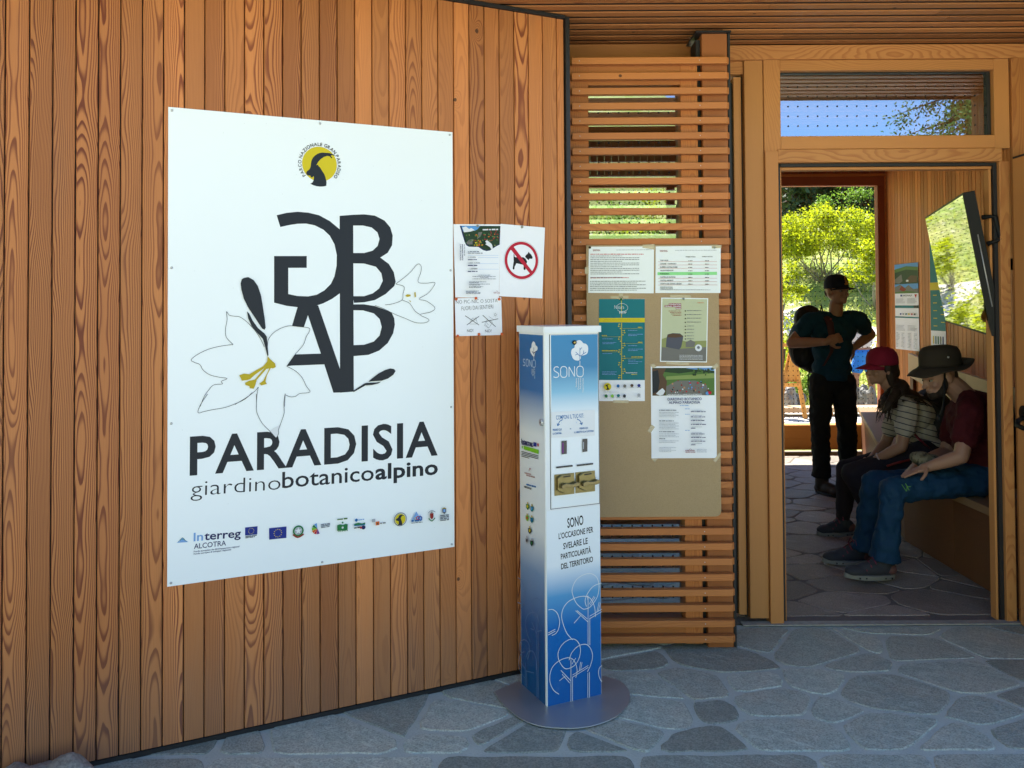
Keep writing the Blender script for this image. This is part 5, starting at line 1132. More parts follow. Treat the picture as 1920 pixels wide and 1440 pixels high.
def caps(mbx, p0, p1, r0, r1, n=5):
    p0, p1 = V(p0), V(p1)
    mbx.ell(p0, (r0, r0, r0), seg=12, rings=8); mbx.ell(p1, (r1, r1, r1), seg=12, rings=8)
    mbx.tube([p0, p1], [r0, r1], 12)
def organic(name, mbx, mt, parent, voxel=.007, sm=6, disp=0.0, dscale=.08):
    o = mbx.build('tmp', mt); md = o.modifiers.new('r', 'REMESH'); md.mode = 'VOXEL'; md.voxel_size = voxel; md.use_smooth_shade = True
    s_ = o.modifiers.new('s', 'SMOOTH'); s_.factor = .5; s_.iterations = sm
    if disp:
        t = bpy.data.textures.new('wrinkle', 'CLOUDS'); t.noise_scale = dscale; t.noise_depth = 2
        d = o.modifiers.new('d', 'DISPLACE'); d.texture = t; d.strength = disp; d.mid_level = .5; d.texture_coords = 'LOCAL'
    dg = bpy.context.evaluated_depsgraph_get(); dg.update(); me = bpy.data.meshes.new_from_object(o.evaluated_get(dg)); me.name = name
    old = o.data; bpy.data.objects.remove(o); bpy.data.meshes.remove(old)
    me.materials.clear(); me.materials.append(mt)
    ob = bpy.data.objects.new(name, me); COL.objects.link(ob)
    if parent: ob.parent = parent
    return ob
def frame(f, up):
    f = V(f).normalized(); up = V(up); r = f.cross(up).normalized(); u = r.cross(f).normalized()
    return M4((r, f, u)).transposed()      # columns: right, forward, up
def head_prims(mbx, c, Fm, s=1.0, jaw=1.0):
    """c: centre of the skull; local axes right, forward, up"""
    L = lambda x, y, z: V(c) + Fm @ V((x * s, y * s, z * s)); e = lambda x, y, z, a, b2, d: mbx.ell(L(x, y, z), (a * s, b2 * s, d * s), Fm, 16, 12)
    e(0, -.008, .012, .074, .094, .092); e(0, .020, -.030, .060, .070, .078); e(0, .045, -.072, .044 * jaw, .040, .036 * jaw); e(0, .068, -.088, .021, .024, .019)
    e(0, .088, -.022, .0125, .020, .026); e(0, .102, -.036, .0155, .018, .012)           # nose
    e(0, .074, .012, .052, .020, .014)                                                  # brow
    e(-.033, .058, -.032, .024, .024, .022); e(.033, .058, -.032, .024, .024, .022)     # cheeks
    e(0, .084, -.060, .022, .013, .007); e(0, .081, -.071, .020, .013, .008)            # lips
    for sx in (-1, 1): e(sx * .074, -.010, -.012, .010, .022, .034)                     # ears
    return L
def eyes(c, Fm, parent, s=1.0):
    for sx in (-1, 1):
        mb = MB(); mc = MB(); p = V(c) + Fm @ V((sx * .031 * s, .074 * s, -.006 * s)); mb.ell(p, (.0125 * s, .010 * s, .0075 * s), Fm, 12, 8); mc.ell(p + Fm @ V((0, .0075 * s, 0)), (.0055 * s, .0035 * s, .0055 * s), Fm, 10, 6)
        e = mb.build('eye', EYEW, parent); mc.build('iris', EYED, e)
def hand_prims(mbx, wrist, d, palm_n, curl=.6, s=1.0, thumb=1):
    """d: pointing direction of the palm, palm_n: direction the palm faces"""
    d = V(d).normalized(); pn = V(palm_n); pn = (pn - d * pn.dot(d)).normalized(); sd_ = d.cross(pn) * thumb; w0 = V(wrist)
    pc_ = w0 + d * .048 * s; Rm = M4((sd_, pn, d)).transposed(); mbx.ell(pc_, (.040 * s, .016 * s, .052 * s), Rm, 14, 10)
    caps(mbx, w0 - d * .01, w0 + d * .03, .026 * s, .028 * s)
    for i, (o_, l) in enumerate(((.030, .072), (.010, .080), (-.010, .075), (-.029, .058))):
        p = w0 + d * .088 * s + sd_ * o_ * s; a = curl * .55
        dirv = (d * math.cos(a) + pn * math.sin(a)); q1 = p + dirv * l * .45 * s; a += curl * .9; dirv = (d * math.cos(a) + pn * math.sin(a)); q2 = q1 + dirv * l * .32 * s; a += curl * .7; dirv = (d * math.cos(a) + pn * math.sin(a)); q3 = q2 + dirv * l * .25 * s
        for A_, B_, r in ((p, q1, .0088), (q1, q2, .0080), (q2, q3, .0072)): caps(mbx, A_, B_, r * s, r * .93 * s)
    t0 = w0 + d * .028 * s + sd_ * .034 * s; t1 = t0 + (d * .6 + sd_ * .65 + pn * .45).normalized() * .042 * s; t2 = t1 + (d * .85 + sd_ * .1 + pn * .5).normalized() * .034 * s
    caps(mbx, t0, t1, .0125 * s, .0105 * s); caps(mbx, t1, t2, .0105 * s, .0088 * s)
def limb(mbx, pts, rs):
    for i in range(len(pts) - 1): caps(mbx, pts[i], pts[i + 1], rs[i], rs[i + 1])
def mirror_x(p, x0): return V((2 * x0 - p[0], p[1], p[2]))
def dome(mbx, c, Fm, prof, seg=28, sx=1.0, sy=1.0):
    """surface of revolution about local up: prof = [(radius, height)...]"""
    vs = []
    for r, h in prof:
        for j in range(seg): t = 2 * math.pi * j / seg; vs.append(V(c) + Fm @ V((r * sx * math.cos(t), r * sy * math.sin(t), h)))
    k = len(prof); fs = [[i * seg + j, i * seg + (j + 1) % seg, (i + 1) * seg + (j + 1) % seg, (i + 1) * seg + j] for i in range(k - 1) for j in range(seg)]
    fs.append([(k - 1) * seg + j for j in range(seg)]); mbx.add(vs, fs, smooth=True)
def cap_prims(name, c, Fm, mt, parent, r=.093, ry=1.12, h=.115, brim=.075, droop=.25, off=.02):
    mb = MB(); prof = [(r * 1.0, -.012), (r * 1.01, .0), (r * .99, h * .35), (r * .90, h * .62), (r * .70, h * .85), (r * .40, h * .97), (r * .06, h)]
    cc_ = V(c) + Fm @ V((0, -.006, off)); dome(mb, cc_, Fm, prof, sx=1.0, sy=ry); o_ = mb.build(name, mt, parent); o_.modifiers.new('s', 'SOLIDIFY').thickness = .004
    mb = MB(); vs = []; n = 14
    for k in range(5):
        t = k / 4
        for j in range(n + 1):
            a = math.pi * (.5 + (j / n - .5) * .78); x = math.cos(a) * r * (1.0 - .08 * t); y = math.sin(a) * r * ry + t * brim * math.sin(math.pi * (j / n)) ** .7; z = -.008 - droop * t * brim - 1.6 * x * x
            vs.append(cc_ + Fm @ V((x, y, z)))
    mb.add(vs, [[k * (n + 1) + j, k * (n + 1) + j + 1, (k + 1) * (n + 1) + j + 1, (k + 1) * (n + 1) + j] for k in range(4) for j in range(n)], smooth=True)
    br = mb.build('brim', mt, o_); br.modifiers.new('s', 'SOLIDIFY').thickness = .004
    mb = MB(); mb.ell(cc_ + Fm @ V((0, 0, h)), (.006, .006, .004), Fm, 8, 6); mb.build('button', mt, o_)
    return o_, cc_

# ---- standing man
Y = 7.05
def A7(px, py, dy=0): return atY(px, py, Y + dy)
man = thing('person', 'person standing with arms bent, navy cap, teal T-shirt, black trousers and one backpack strap held', 'person', 'people inside the room')
body = MB(); hc = A7(1569, 545, -.02); Fh = frame((.42, -.9, .02), (0, 0, 1)); head_prims(body, hc, Fh, 1.03)
limb(body, [A7(1566, 606), A7(1567, 588), A7(1568, 570)], [.062, .056, .055])
body.ell(A7(1561, 620, .01), (.165, .105, .115), None, 18, 12); body.ell(A7(1560, 655, .01), (.138, .100, .18), None, 18, 12); body.ell(A7(1561, 695), (.135, .10, .13), None, 18, 12)
sL, eL, wL = A7(1519, 602), A7(1484, 643, -.03), A7(1549, 641, -.28)
sR, eR, wR = A7(1609, 600), A7(1632, 627, .12), A7(1602, 651, .06)
limb(body, [A7(1545, 600), sL, (sL + eL) / 2, eL], [.055, .052, .050, .043]); limb(body, [eL, (eL * .6 + wL * .4), wL], [.043, .042, .029])
limb(body, [A7(1588, 600), sR, (sR + eR) / 2, eR], [.055, .052, .050, .043]); limb(body, [eR, (eR * .6 + wR * .4), wR], [.043, .042, .029])
hand_prims(body, wL, (.85, -.15, .30), (.1, .9, -.25), 1.25, 1.05, -1); hand_prims(body, wR, (-.75, .05, -.45), (-.2, .3, -.8), .8, 1.0, 1)
hipL, hipR = A7(1540, 715), A7(1582, 715); knL, knR = A7(1538, 806, -.03), A7(1588, 806, -.02); anL, anR = A7(1541, 893, 0), A7(1590, 885, .06)
for h_, k_, a_ in ((hipL, knL, anL), (hipR, knR, anR)): limb(body, [h_, k_, a_], [.068, .048, .036])
organic('body', body, SKIN1, man, .005, 3)
eyes(hc, Fh, man, 1.03)
TEALS = fabric('teal_cotton', (.005, .034, .062)); BLKT = fabric('black_softshell', (.012, .010, .011)); BOOT = fabric('brown_leather_boot', (.045, .030, .022), .6)
t = MB(); t.ell(A7(1561, 622, .01), (.188, .128, .130), None, 20, 12); t.ell(A7(1560, 655, .01), (.165, .125, .185), None, 20, 12); t.ell(A7(1560, 690), (.160, .122, .125), None, 20, 12)
limb(t, [A7(1545, 600), sL, sL * .52 + eL * .48], [.080, .075, .070]); limb(t, [A7(1588, 600), sR, sR * .55 + eR * .45], [.080, .075, .070]); t.tube([A7(1560, 690), A7(1560, 712)], [.148, .155], 18, flat=.75)
t.ell(A7(1567, 600, .005), (.115, .085, .050)); organic('t_shirt', t, TEALS, man, .007, 3, .026, .07)
t = MB(); t.ell(A7(1561, 715), (.172, .130, .105), None, 20, 12)
for h_, k_, a_ in ((hipL, knL, anL), (hipR, knR, anR)): b_ = k_ * .3 + a_ * .7; limb(t, [h_, h_ * .5 + k_ * .5, k_, b_], [.098, .092, .078, .070]); t.tube([b_, a_ + V((0, 0, .0))], [.070, .076], 18)
organic('trousers', t, BLKT, man, .007, 3, .030, .07)
for a_, d_ in ((anL, V((.35, -.93, 0))), (anR, V((.55, -.83, 0)))):
    t = MB(); g = V((a_.x, a_.y, .004)); d_ = d_.normalized(); s_ = V((-d_.y, d_.x, 0)); Rm = M4((s_, d_, V((0, 0, 1)))).transposed()
    caps(t, a_ + V((0, 0, .03)), g + V((0, 0, .07)), .052, .056); t.ell(g + d_ * .075 + V((0, 0, .055)), (.047, .12, .050), Rm); t.ell(g + d_ * .16 + V((0, 0, .045)), (.045, .065, .042), Rm); t.ell(g - d_ * .02 + V((0, 0, .04)), (.042, .06, .045), Rm)
    bt = organic('boot', t, BOOT, man, .007, 3)
    mb = MB(); ol = [(g + d_ * .075 + d_ * math.cos(q_) * .145 + s_ * math.sin(q_) * .050) for q_ in [i * math.pi / 12 for i in range(24)]]; mb.prism([(p.x, p.y, .005) for p in ol], (0, 0, 1), .022); mb.build('sole', BLACK, bt, bevel=.004)
CAPN = fabric('navy_cap', (.008, .009, .018)); cp, cc_ = cap_prims('cap', hc, Fh, CAPN, man, .090, 1.14, .105, .085, .12, .030)
CPL = Plane(cc_ + Fh @ V((0, .098, .045)), Fh @ V((1, 0, 0)), (Fh @ V((0, 1, .28))))
P = Print(CPL, None, .004); gold = ink('embroidery_gold', (200, 140, 70))
P.uv([(-.006, -.030), (.006, -.028), (.008, .020), (.022, .024), (.020, .036), (-.010, .034), (-.026, .020), (-.022, .010), (-.008, .018), (-.020, .002), (-.008, -.004), (-.004, .002)], gold); P.uv([(-.016, -.038), (.006, -.036), (.004, -.028), (-.016, -.030)], gold); P.build('emblem', cp)
hr = MB(); L7 = lambda x, y, z: hc + Fh @ V((x, y, z))
for sx in (-1, 1): hr.ell(L7(sx * .070, -.005, .012), (.010, .030, .026), Fh)
hr.ell(L7(0, -.070, -.012), (.062, .032, .045), Fh); organic('hair', hr, HAIRB, man, .006, 3)
# his backpack
PACK = fabric('black_nylon', (.014, .013, .015), .6); REDP = plain('red_trim', (.20, .015, .012), .5); GREYP = fabric('grey_nylon', (.055, .048, .052), .6)
bp_ = thing('backpack', 'black daypack hanging on the back of the standing person', 'backpack', 'backpacks')
t = MB(); b0 = A7(1513, 638, .20); t.ell(b0, (.155, .115, .24), M4.Rotation(R(14), 3, 'Y'), 18, 12); t.ell(A7(1516, 600, .18), (.125, .085, .125), None, 16, 10); t.ell(A7(1530, 668, .24), (.155, .12, .15), M4.Rotation(R(-12), 3, 'Y'), 18, 12); t.ell(A7(1507, 662, .17), (.05, .09, .10), None)
pk = organic('bag', t, PACK, bp_, .009, 6, .015, .07)
mb = MB(); mb.tube([A7(1538, 590, .12), A7(1540, 572, .12), A7(1544, 590, .10)], .008, 8); mb.build('grab_loop', PACK, bp_)
mb = MB(); mb.tube([A7(1545, 592, .10), A7(1549, 594, -.06), A7(1556, 606, -.135), A7(1560, 630, -.150), A7(1559, 660, -.145), A7(1545, 685, -.10), A7(1525, 690, .10)], [.024, .028, .028, .026, .012, .008, .008], 10, flat=.35); mb.build('shoulder_strap', plain('strap_dark_red', (.045, .010, .014), .7), bp_)
mb = MB(); mb.box(A7(1556, 600, -.150), A7(1560, 597, -.160)); mb.build('clip', REDP, bp_)
mb = MB(); mb.tube([A7(1489, 645, .15), A7(1487, 662, .12), A7(1490, 672, .12)], .006, 6); mb.tube([A7(1518, 690, .2), A7(1515, 715, .18), A7(1517, 738, .18)], .005, 6); mb.build('loose_strap', PACK, bp_)

# ---- seated woman
def A5(px, py, y=5.65): return atY(px, py, y)
wo = thing('person', 'person seated on the bench with long brown hair, crimson cap and striped T-shirt', 'person', 'people inside the room')
body = MB(); hc = A5(1653, 690); Fh = frame((-.97, -.12, -.03), (0, 0, 1)); head_prims(body, hc, Fh, .96, .92)
limb(body, [A5(1690, 748), A5(1672, 728), A5(1660, 712)], [.055, .050, .048])
ch, ab, pe = A5(1712, 775), A5(1724, 812), A5(1738, 842)
Rt = M4.Rotation(R(14), 3, 'Y')
body.ell(ch, (.098, .140, .12), Rt, 18, 12); body.ell(ab, (.088, .122, .13), Rt, 18, 12); body.ell(pe, (.100, .140, .085), None, 18, 12)
sN, eN, wN = A5(1704, 768, 5.47), A5(1690, 838, 5.42), A5(1641, 862, 5.50)
sF, eF, wF = A5(1683, 770, 5.83), A5(1660, 832, 5.86), A5(1634, 860, 5.72)
limb(body, [A5(1700, 757, 5.55), sN, (sN + eN) / 2, eN], [.052, .050, .042, .036]); limb(body, [eN, eN * .6 + wN * .4, wN], [.036, .035, .024])
limb(body, [A5(1692, 757, 5.75), sF, (sF + eF) / 2, eF], [.052, .048, .040, .036]); limb(body, [eF, eF * .6 + wF * .4, wF], [.036, .034, .024])
hand_prims(body, wN, (-.78, .05, -.42), (-.3, .2, -.9), .55, .92, 1); hand_prims(body, wF, (-.75, -.2, -.5), (-.3, .2, -.9), .6, .92, -1)
hN, kN, aN = A5(1733, 852, 5.53), A5(1598, 888, 5.50), V((2.34, 5.48, .10)); hF, kF, aF = A5(1733, 850, 5.78), A5(1588, 880, 5.78), V((2.20, 5.80, .10))
for h_, k_, a_ in ((hN, kN, aN), (hF, kF, aF)): limb(body, [h_, k_, a_], [.064, .046, .034])
organic('body', body, SKIN2, wo, .005, 3); eyes(hc, Fh, wo, .96)
m, b = mat('striped_cotton'); z = sep(objco()); l = noise(objco(), 9, 3); f = op('FRACT', (z[2] + z[0] * .25 + l * .012) * 27.0); c = mixc(op('LESS_THAN', f, .16), (.40, .36, .32), (.05, .05, .08)); setb(b, c, .85, bump(l, .3, .01), spec=.2); STRIPE = m
t = MB(); t.ell(ch, (.122, .168, .135), Rt, 20, 12); t.ell(ab, (.115, .148, .14), Rt, 20, 12); t.ell(A5(1734, 832), (.122, .155, .09), Rt, 20, 12)
limb(t, [A5(1700, 757, 5.55), sN, sN * .45 + eN * .55], [.060, .066, .062]); limb(t, [A5(1692, 757, 5.75), sF, sF * .45 + eF * .55], [.060, .064, .060])
organic('t_shirt', t, STRIPE, wo, .007, 3, .024, .06)
DKP = fabric('dark_leggings', (.020, .015, .022)); t = MB(); t.ell(pe + V((.0, 0, -.01)), (.128, .168, .105), None, 20, 12)
for h_, k_, a_ in ((hN, kN, aN), (hF, kF, aF)): limb(t, [h_, h_ * .5 + k_ * .5, k_, k_ * .45 + a_ * .55, a_], [.092, .082, .070, .060, .046])
tr = organic('trousers', t, DKP, wo, .008, 4, .014, .08)
mb = MB(); a0, a1 = A5(1663, 874, 5.405), A5(1706, 862, 5.410); mb.tube([a0, (a0 + a1) / 2 + V((0, 0, .003)), a1], .007, 6); mb.build('red_zip', REDP, tr)
SHOE = fabric('grey_shoe', (.038, .040, .052), .7); SOLE = plain('pale_sole', (.19, .19, .175), .6); HEELP = plain('rose_heel', (.13, .055, .05), .7); LACE = plain('crimson_lace', (.16, .02, .05), .7)
def shoe(a_, heel, toe, parent, pitch=0.0, mt=SHOE):
    heel, toe = V(heel), V(toe); d_ = (toe - heel).normalized(); s_ = V((-d_.y, d_.x, 0)).normalized(); u_ = s_.cross(d_) * -1
    if u_.z < 0: u_ = -u_
    Ln = (toe - heel).length; Rm = M4((s_, d_, u_)).transposed(); t = MB()
    t.ell(heel + d_ * .05 + u_ * .055, (.038, .055, .052), Rm); t.ell(heel + d_ * Ln * .45 + u_ * .050, (.044, Ln * .34, .045), Rm); t.ell(heel + d_ * Ln * .76 + u_ * .038, (.045, Ln * .25, .034), Rm); caps(t, heel + d_ * .065 + u_ * .06, heel + d_ * .07 + u_ * .105, .043, .041); t.ell(heel + d_ * Ln * .35 + u_ * .075, (.034, .055, .035), Rm)
    so_ = organic('shoe', t, mt, parent, .006, 4)
    mb = MB(); ol = [(heel + d_ * Ln * .5 + d_ * math.cos(q_) * Ln * .52 + s_ * math.sin(q_) * .049 * (1 - .12 * math.cos(2 * q_)) + u_ * .012 * max(0, math.cos(q_) - .5)) for q_ in [i * math.pi / 14 for i in range(28)]]; mb.prism(ol, u_, .026); mb.build('sole', SOLE, so_, bevel=.004)
    mb = MB()
    for k in range(4):
        p = heel + d_ * Ln * (.36 + .09 * k) + u_ * (.134 - .019 * k); mb.tube([p - s_ * .040 - u_ * .026, p, p + s_ * .040 - u_ * .026], .0042, 5)
    p = heel + d_ * Ln * .36 + u_ * .138; mb.tube([p, p - s_ * .03 + u_ * .004, p - s_ * .05 - u_ * .03], .003, 5); mb.tube([p, p + s_ * .03 + u_ * .004, p + s_ * .05 - u_ * .03], .003, 5)
    mb.build('laces', LACE, so_)
    mb = MB(); mb.ell(heel + d_ * .035 + u_ * .052, (.0405, .047, .036), Rm); mb.build('heel_patch', HEELP, so_)
    mb = MB()
    for k in range(6):
        for sg_ in (-1, 1): p = heel + d_ * Ln * (.14 + .13 * k) + s_ * sg_ * .0485 + u_ * .013; mb.tube([p, p + s_ * sg_ * .0045], .0042, 6)
    mb.build('sole_studs', BLACK, so_)
shoe(aN, (2.40, 5.48, .004), (2.14, 5.45, .004), wo); shoe(aF, (2.27, 5.80, .004), (2.02, 5.78, .004), wo)
CRIM = fabric('crimson_cap', (.21, .008, .028)); cap_prims('cap', hc, Fh, CRIM, wo, .090, 1.14, .105, .080, .30, .034)
hr = MB(); Lw = lambda x, y, z: hc + Fh @ V((x, y, z))
hr.ell(Lw(0, -.045, -.02), (.080, .066, .095), Fh, 16, 12)
for sx in (-1, 1): hr.ell(Lw(sx * .068, -.012, .005), (.014, .036, .045), Fh)
for sx in (-1, 1): hr.ell(Lw(sx * .066, -.030, -.045), (.018, .036, .075), Fh)
hr.ell(A5(1682, 738, 5.62), (.070, .085, .10), M4.Rotation(R(30), 3, 'Y')); hr.ell(A5(1705, 752, 5.62), (.095, .10, .075), M4.Rotation(R(35), 3, 'Y')); limb(hr, [A5(1680, 735, 5.50), A5(1665, 760, 5.46), A5(1652, 778, 5.46)], [.032, .022, .005]); limb(hr, [A5(1700, 745), A5(1725, 752), A5(1748, 764)], [.06, .045, .01])
organic('hair', hr, HAIRB, wo, .007, 3, .014, .03)
mb = MB(); rr = random.Random(2)
for k in range(46):
    a0 = A5(1672 + rr.uniform(-10, 14), 735 + rr.uniform(-8, 10), 5.62 + rr.uniform(-.13, .13)); e0 = A5(1655 + rr.uniform(-14, 18), 772 + rr.uniform(-12, 22), a0.y + rr.uniform(-.03, .03)); mb.tube([a0, (a0 + e0) / 2 + V((rr.uniform(-.03, .01), 0, .01)), e0], [.005, .004, .001], 5)
for k in range(30):
    a0 = A5(1700 + rr.uniform(-14, 14), 742 + rr.uniform(-6, 10), 5.6 + rr.uniform(-.15, .1)); e0 = A5(1745 + rr.uniform(-25, 18), 768 + rr.uniform(-12, 18), a0.y); mb.tube([a0, (a0 + e0) / 2 + V((.01, 0, .03)), e0], [.006, .005, .001], 5)
mb.build('hair_strands', HAIRB, wo)
mb = MB(); w3_ = wN * .85 + eN * .15; d_ = (wN - eN).normalized(); mb.add([], []) if False else None
ringp = [w3_ + (d_.orthogonal().normalized() * math.cos(i * math.pi / 8) + d_.cross(d_.orthogonal().normalized()) * math.sin(i * math.pi / 8)) * .030 for i in range(17)]; mb.tube(ringp, .0045, 6, cap=False); mb.build('bracelet', plain('pale_band', (.5, .38, .38), .5), wo)
bp_ = thing('backpack', 'black backpack with a red strap worn by the seated person in the striped shirt', 'backpack', 'backpacks')
t = MB(); t.ell(A5(1752, 790, 5.65), (.10, .145, .19), Rt, 18, 12); t.ell(A5(1740, 760, 5.65), (.085, .12, .11), Rt, 18, 12); organic('bag', t, PACK, bp_, .009, 5, .014, .07)
mb = MB(); mb.tube([A5(1706, 752, 5.475), A5(1694, 762, 5.452), A5(1690, 790, 5.46), A5(1700, 815, 5.49)], [.018, .022, .018, .010], 8, flat=.35); mb.build('shoulder_strap', PACK, bp_)
mb = MB(); mb.tube([A5(1708, 806, 5.475), A5(1722, 822, 5.455), A5(1745, 842, 5.47)], [.022, .020, .018], 8, flat=.35); mb.build('waist_strap', plain('crimson_strap', (.16, .012, .03), .6), bp_)

# ---- seated man in the hat
def A4(px, py, y=4.95): return atY(px, py, y)
mn = thing('person', 'person seated looking down, brown brimmed hat, beard, maroon T-shirt and blue trousers', 'person', 'people inside the room')
body = MB(); hc = A4(1760, 704); Fh = frame((-.90, -.14, -.26), (-.26, 0, 1)); FH2 = frame((-.95, -.10, -.07), (0, 0, 1)); head_prims(body, hc, Fh, 1.02, 1.05)
limb(body, [A4(1812, 748), A4(1795, 730), A4(1775, 712)], [.068, .062, .058])
ch, ab, pe = A4(1828, 785), A4(1840, 832), A4(1840, 872); Rt = M4.Rotation(R(6), 3, 'Y')
body.ell(ch, (.105, .170, .145), Rt, 18, 12); body.ell(ab, (.105, .145, .15), Rt, 18, 12); body.ell(pe, (.105, .145, .085), None, 18, 12)
sN, eN, wN = A4(1820, 775, 4.72), A4(1802, 856, 4.66), A4(1742, 875, 4.74)
sF, eF, wF = A4(1800, 775, 5.16), A4(1775, 850, 5.20), A4(1725, 868, 5.02)
limb(body, [A4(1820, 755, 4.82), sN, (sN + eN) / 2, eN], [.060, .056, .047, .040]); limb(body, [eN, eN * .62 + wN * .38, wN], [.040, .039, .027])
limb(body, [A4(1812, 755, 5.05), sF, (sF + eF) / 2, eF], [.066, .060, .052, .045]); limb(body, [eF, eF * .62 + wF * .38, wF], [.045, .043, .030])
hand_prims(body, wN, (-.93, .10, -.30), (-.25, .1, -.95), .10, .92, 1); hand_prims(body, wF, (-.7, -.4, -.3), (.0, -.3, -.8), .9, 1.05, -1)
hN, kN, aN = A4(1834, 900, 4.84), A4(1675, 918, 4.80), A4(1658, 1046, 4.82); hF, kF, aF = A4(1834, 896, 5.08), A4(1638, 906, 5.12), A4(1622, 1026, 5.14)
for h_, k_, a_ in ((hN, kN, aN), (hF, kF, aF)): limb(body, [h_, k_, a_], [.066, .048, .036])
organic('body', body, SKIN3, mn, .005, 3); eyes(hc, Fh, mn, 1.02)
MAROON = fabric('maroon_cotton', (.058, .004, .007)); BLUEP = fabric('blue_hiking_cloth', (.005, .036, .088), .75)
t = MB(); t.ell(ch, (.135, .205, .165), Rt, 20, 12); t.ell(ab, (.135, .178, .16), Rt, 20, 12); t.ell(A4(1842, 862), (.145, .182, .09), None, 20, 12); t.ell(A4(1818, 756), (.085, .15, .06), None)
limb(t, [A4(1820, 755, 4.82), sN, sN * .45 + eN * .55], [.068, .072, .070]); limb(t, [A4(1812, 755, 5.05), sF, sF * .45 + eF * .55], [.075, .078, .074])
organic('t_shirt', t, MAROON, mn, .007, 3, .030, .07)
t = MB(); t.ell(pe + V((0, 0, -.015)), (.150, .185, .110), None, 20, 12)
for h_, k_, a_ in ((hN, kN, aN), (hF, kF, aF)): b_ = k_ * .35 + a_ * .65; limb(t, [h_, h_ * .5 + k_ * .5, k_, k_ * .6 + a_ * .4, b_], [.090, .079, .071, .066, .066]); t.tube([b_, k_ * .1 + a_ * .9, a_ - V((0, 0, .01))], [.068, .074, .086], 18)
tr = organic('trousers', t, BLUEP, mn, .007, 3, .034, .07)
pl_ = Plane(atY(1696, 908, 4.705), (1, 0, 0), (0, -1, .05)); P = Print(pl_, lambda x, y: (x, y), .004); NEON = ink('neon_print', (96, 160, 60))
for l in ([(1690, 908), (1699, 921), (1701, 911)], [(1697, 906), (1704, 919)], [(1699, 913), (1707, 912)]): P.line(l, .0034, NEON, False)
P.build('printed_mark', tr)
shoe(aN, atY(1676, 1084, 4.82) * 1, V((atY(1583, 1084, 4.84).x, 4.78, .004)) if False else atY(1584, 1084, 4.78), mn)
hl = atY(1628, 1058, 5.16); hl.z = .004; tl = atY(1543, 1058, 5.12); tl.z = .02
shoe(aF, hl, tl, mn)
# bush hat
HATM = fabric('brown_canvas', (.036, .027, .018), .9)
mb = MB(); hcc = hc + FH2 @ V((0, -.016, .062)); r = .100
prof = [(r * 1.03, -.01), (r * 1.02, .02), (r * 1.0, .055), (r * .95, .078), (r * .82, .098), (r * .5, .109), (r * .06, .112)]
dome(mb, hcc, FH2, prof, sx=.96, sy=1.16); ht = mb.build('hat', HATM, mn); ht.modifiers.new('s', 'SOLIDIFY').thickness = .004
mb = MB(); seg = 40; vs = []
for k in range(5):
    t_ = k / 4
    for j in range(seg):
        a = 2 * math.pi * j / seg; ca, sa = math.cos(a), math.sin(a); rr_2 = r * 1.03 + t_ * .060
        zz = -.008 - t_ * .050 * max(0, sa) ** 1.5 - .020 * t_ * abs(ca) ** 1.6 + (.032 * t_ * max(0, -sa)) + .005 * t_ * math.sin(a * 5)
        vs.append(hcc + FH2 @ V((rr_2 * .96 * ca, rr_2 * 1.13 * sa, zz)))
mb.add(vs, [[k * seg + j, k * seg + (j + 1) % seg, (k + 1) * seg + (j + 1) % seg, (k + 1) * seg + j] for k in range(4) for j in range(seg)], smooth=True); br = mb.build('brim', HATM, ht); br.modifiers.new('s', 'SOLIDIFY').thickness = .004
mb = MB(); c0_ = hcc + FH2 @ V((-.085, .03, -.02)); mb.tube([c0_, A4(1771, 735, 4.86), A4(1768, 765, 4.83), A4(1762, 782, 4.82)], .0055, 6); mb.build('chin_cord', BLACK, ht); mb = MB(); mb.ell(A4(1761, 785, 4.82), (.012, .012, .02)); mb.build('cord_toggle', BLACK, ht)
mb = MB(); p_ = hcc + FH2 @ V((-.0945, .01, .048)); mb.tube([p_, p_ + FH2 @ V((-.005, 0, 0))], .006, 8); mb.build('eyelet', STEEL, ht)
hr = MB(); Lm = lambda x, y, z: hc + Fh @ V((x, y, z))
hr.ell(Lm(0, .050, -.090), (.046, .040, .036), Fh); hr.ell(Lm(0, .072, -.095), (.028, .026, .030), Fh)
for sx in (-1, 1): limb(hr, [Lm(sx * .068, .012, -.015), Lm(sx * .062, .022, -.055), Lm(sx * .045, .045, -.088)], [.012, .018, .024])
hr.ell(Lm(0, .082, -.050), (.024, .008, .005), Fh); organic('beard', hr, BEARD, mn, .0055, 3, .006, .02)
hr = MB(); hr.ell(Lm(0, -.066, -.01), (.066, .034, .05), Fh); organic('hair', hr, HAIRB, mn, .006, 3)
# things in his lap and behind him
o = MB(); o.ell(A4(1740, 864, 4.86), (.10, .08, .045), M4.Rotation(R(12), 3, 'Y')); m, b = mat('camouflage_cloth'); p = objco(); c = mixc(smooth(noise(p, 24, 2), .48, .52), (.10, .085, .05), (.17, .15, .10)); c = mixc(smooth(noise(p, 31, 2), .56, .6), c, (.035, .03, .02)); setb(b, c, .9)
x = organic('cloth_bundle', o, m, None, .008, 3, .02, .05); tag(x, 'crumpled camouflage cloth in the lap of the seated person with the brown hat', 'cloth')
o = MB(); o.ell(A4(1868, 800, 5.0), (.085, .16, .19), None); x = organic('bag', o, PACK, None, .01, 5, .02, .08); tag(x, 'black bag on the bench behind the person in the maroon shirt', 'bag')

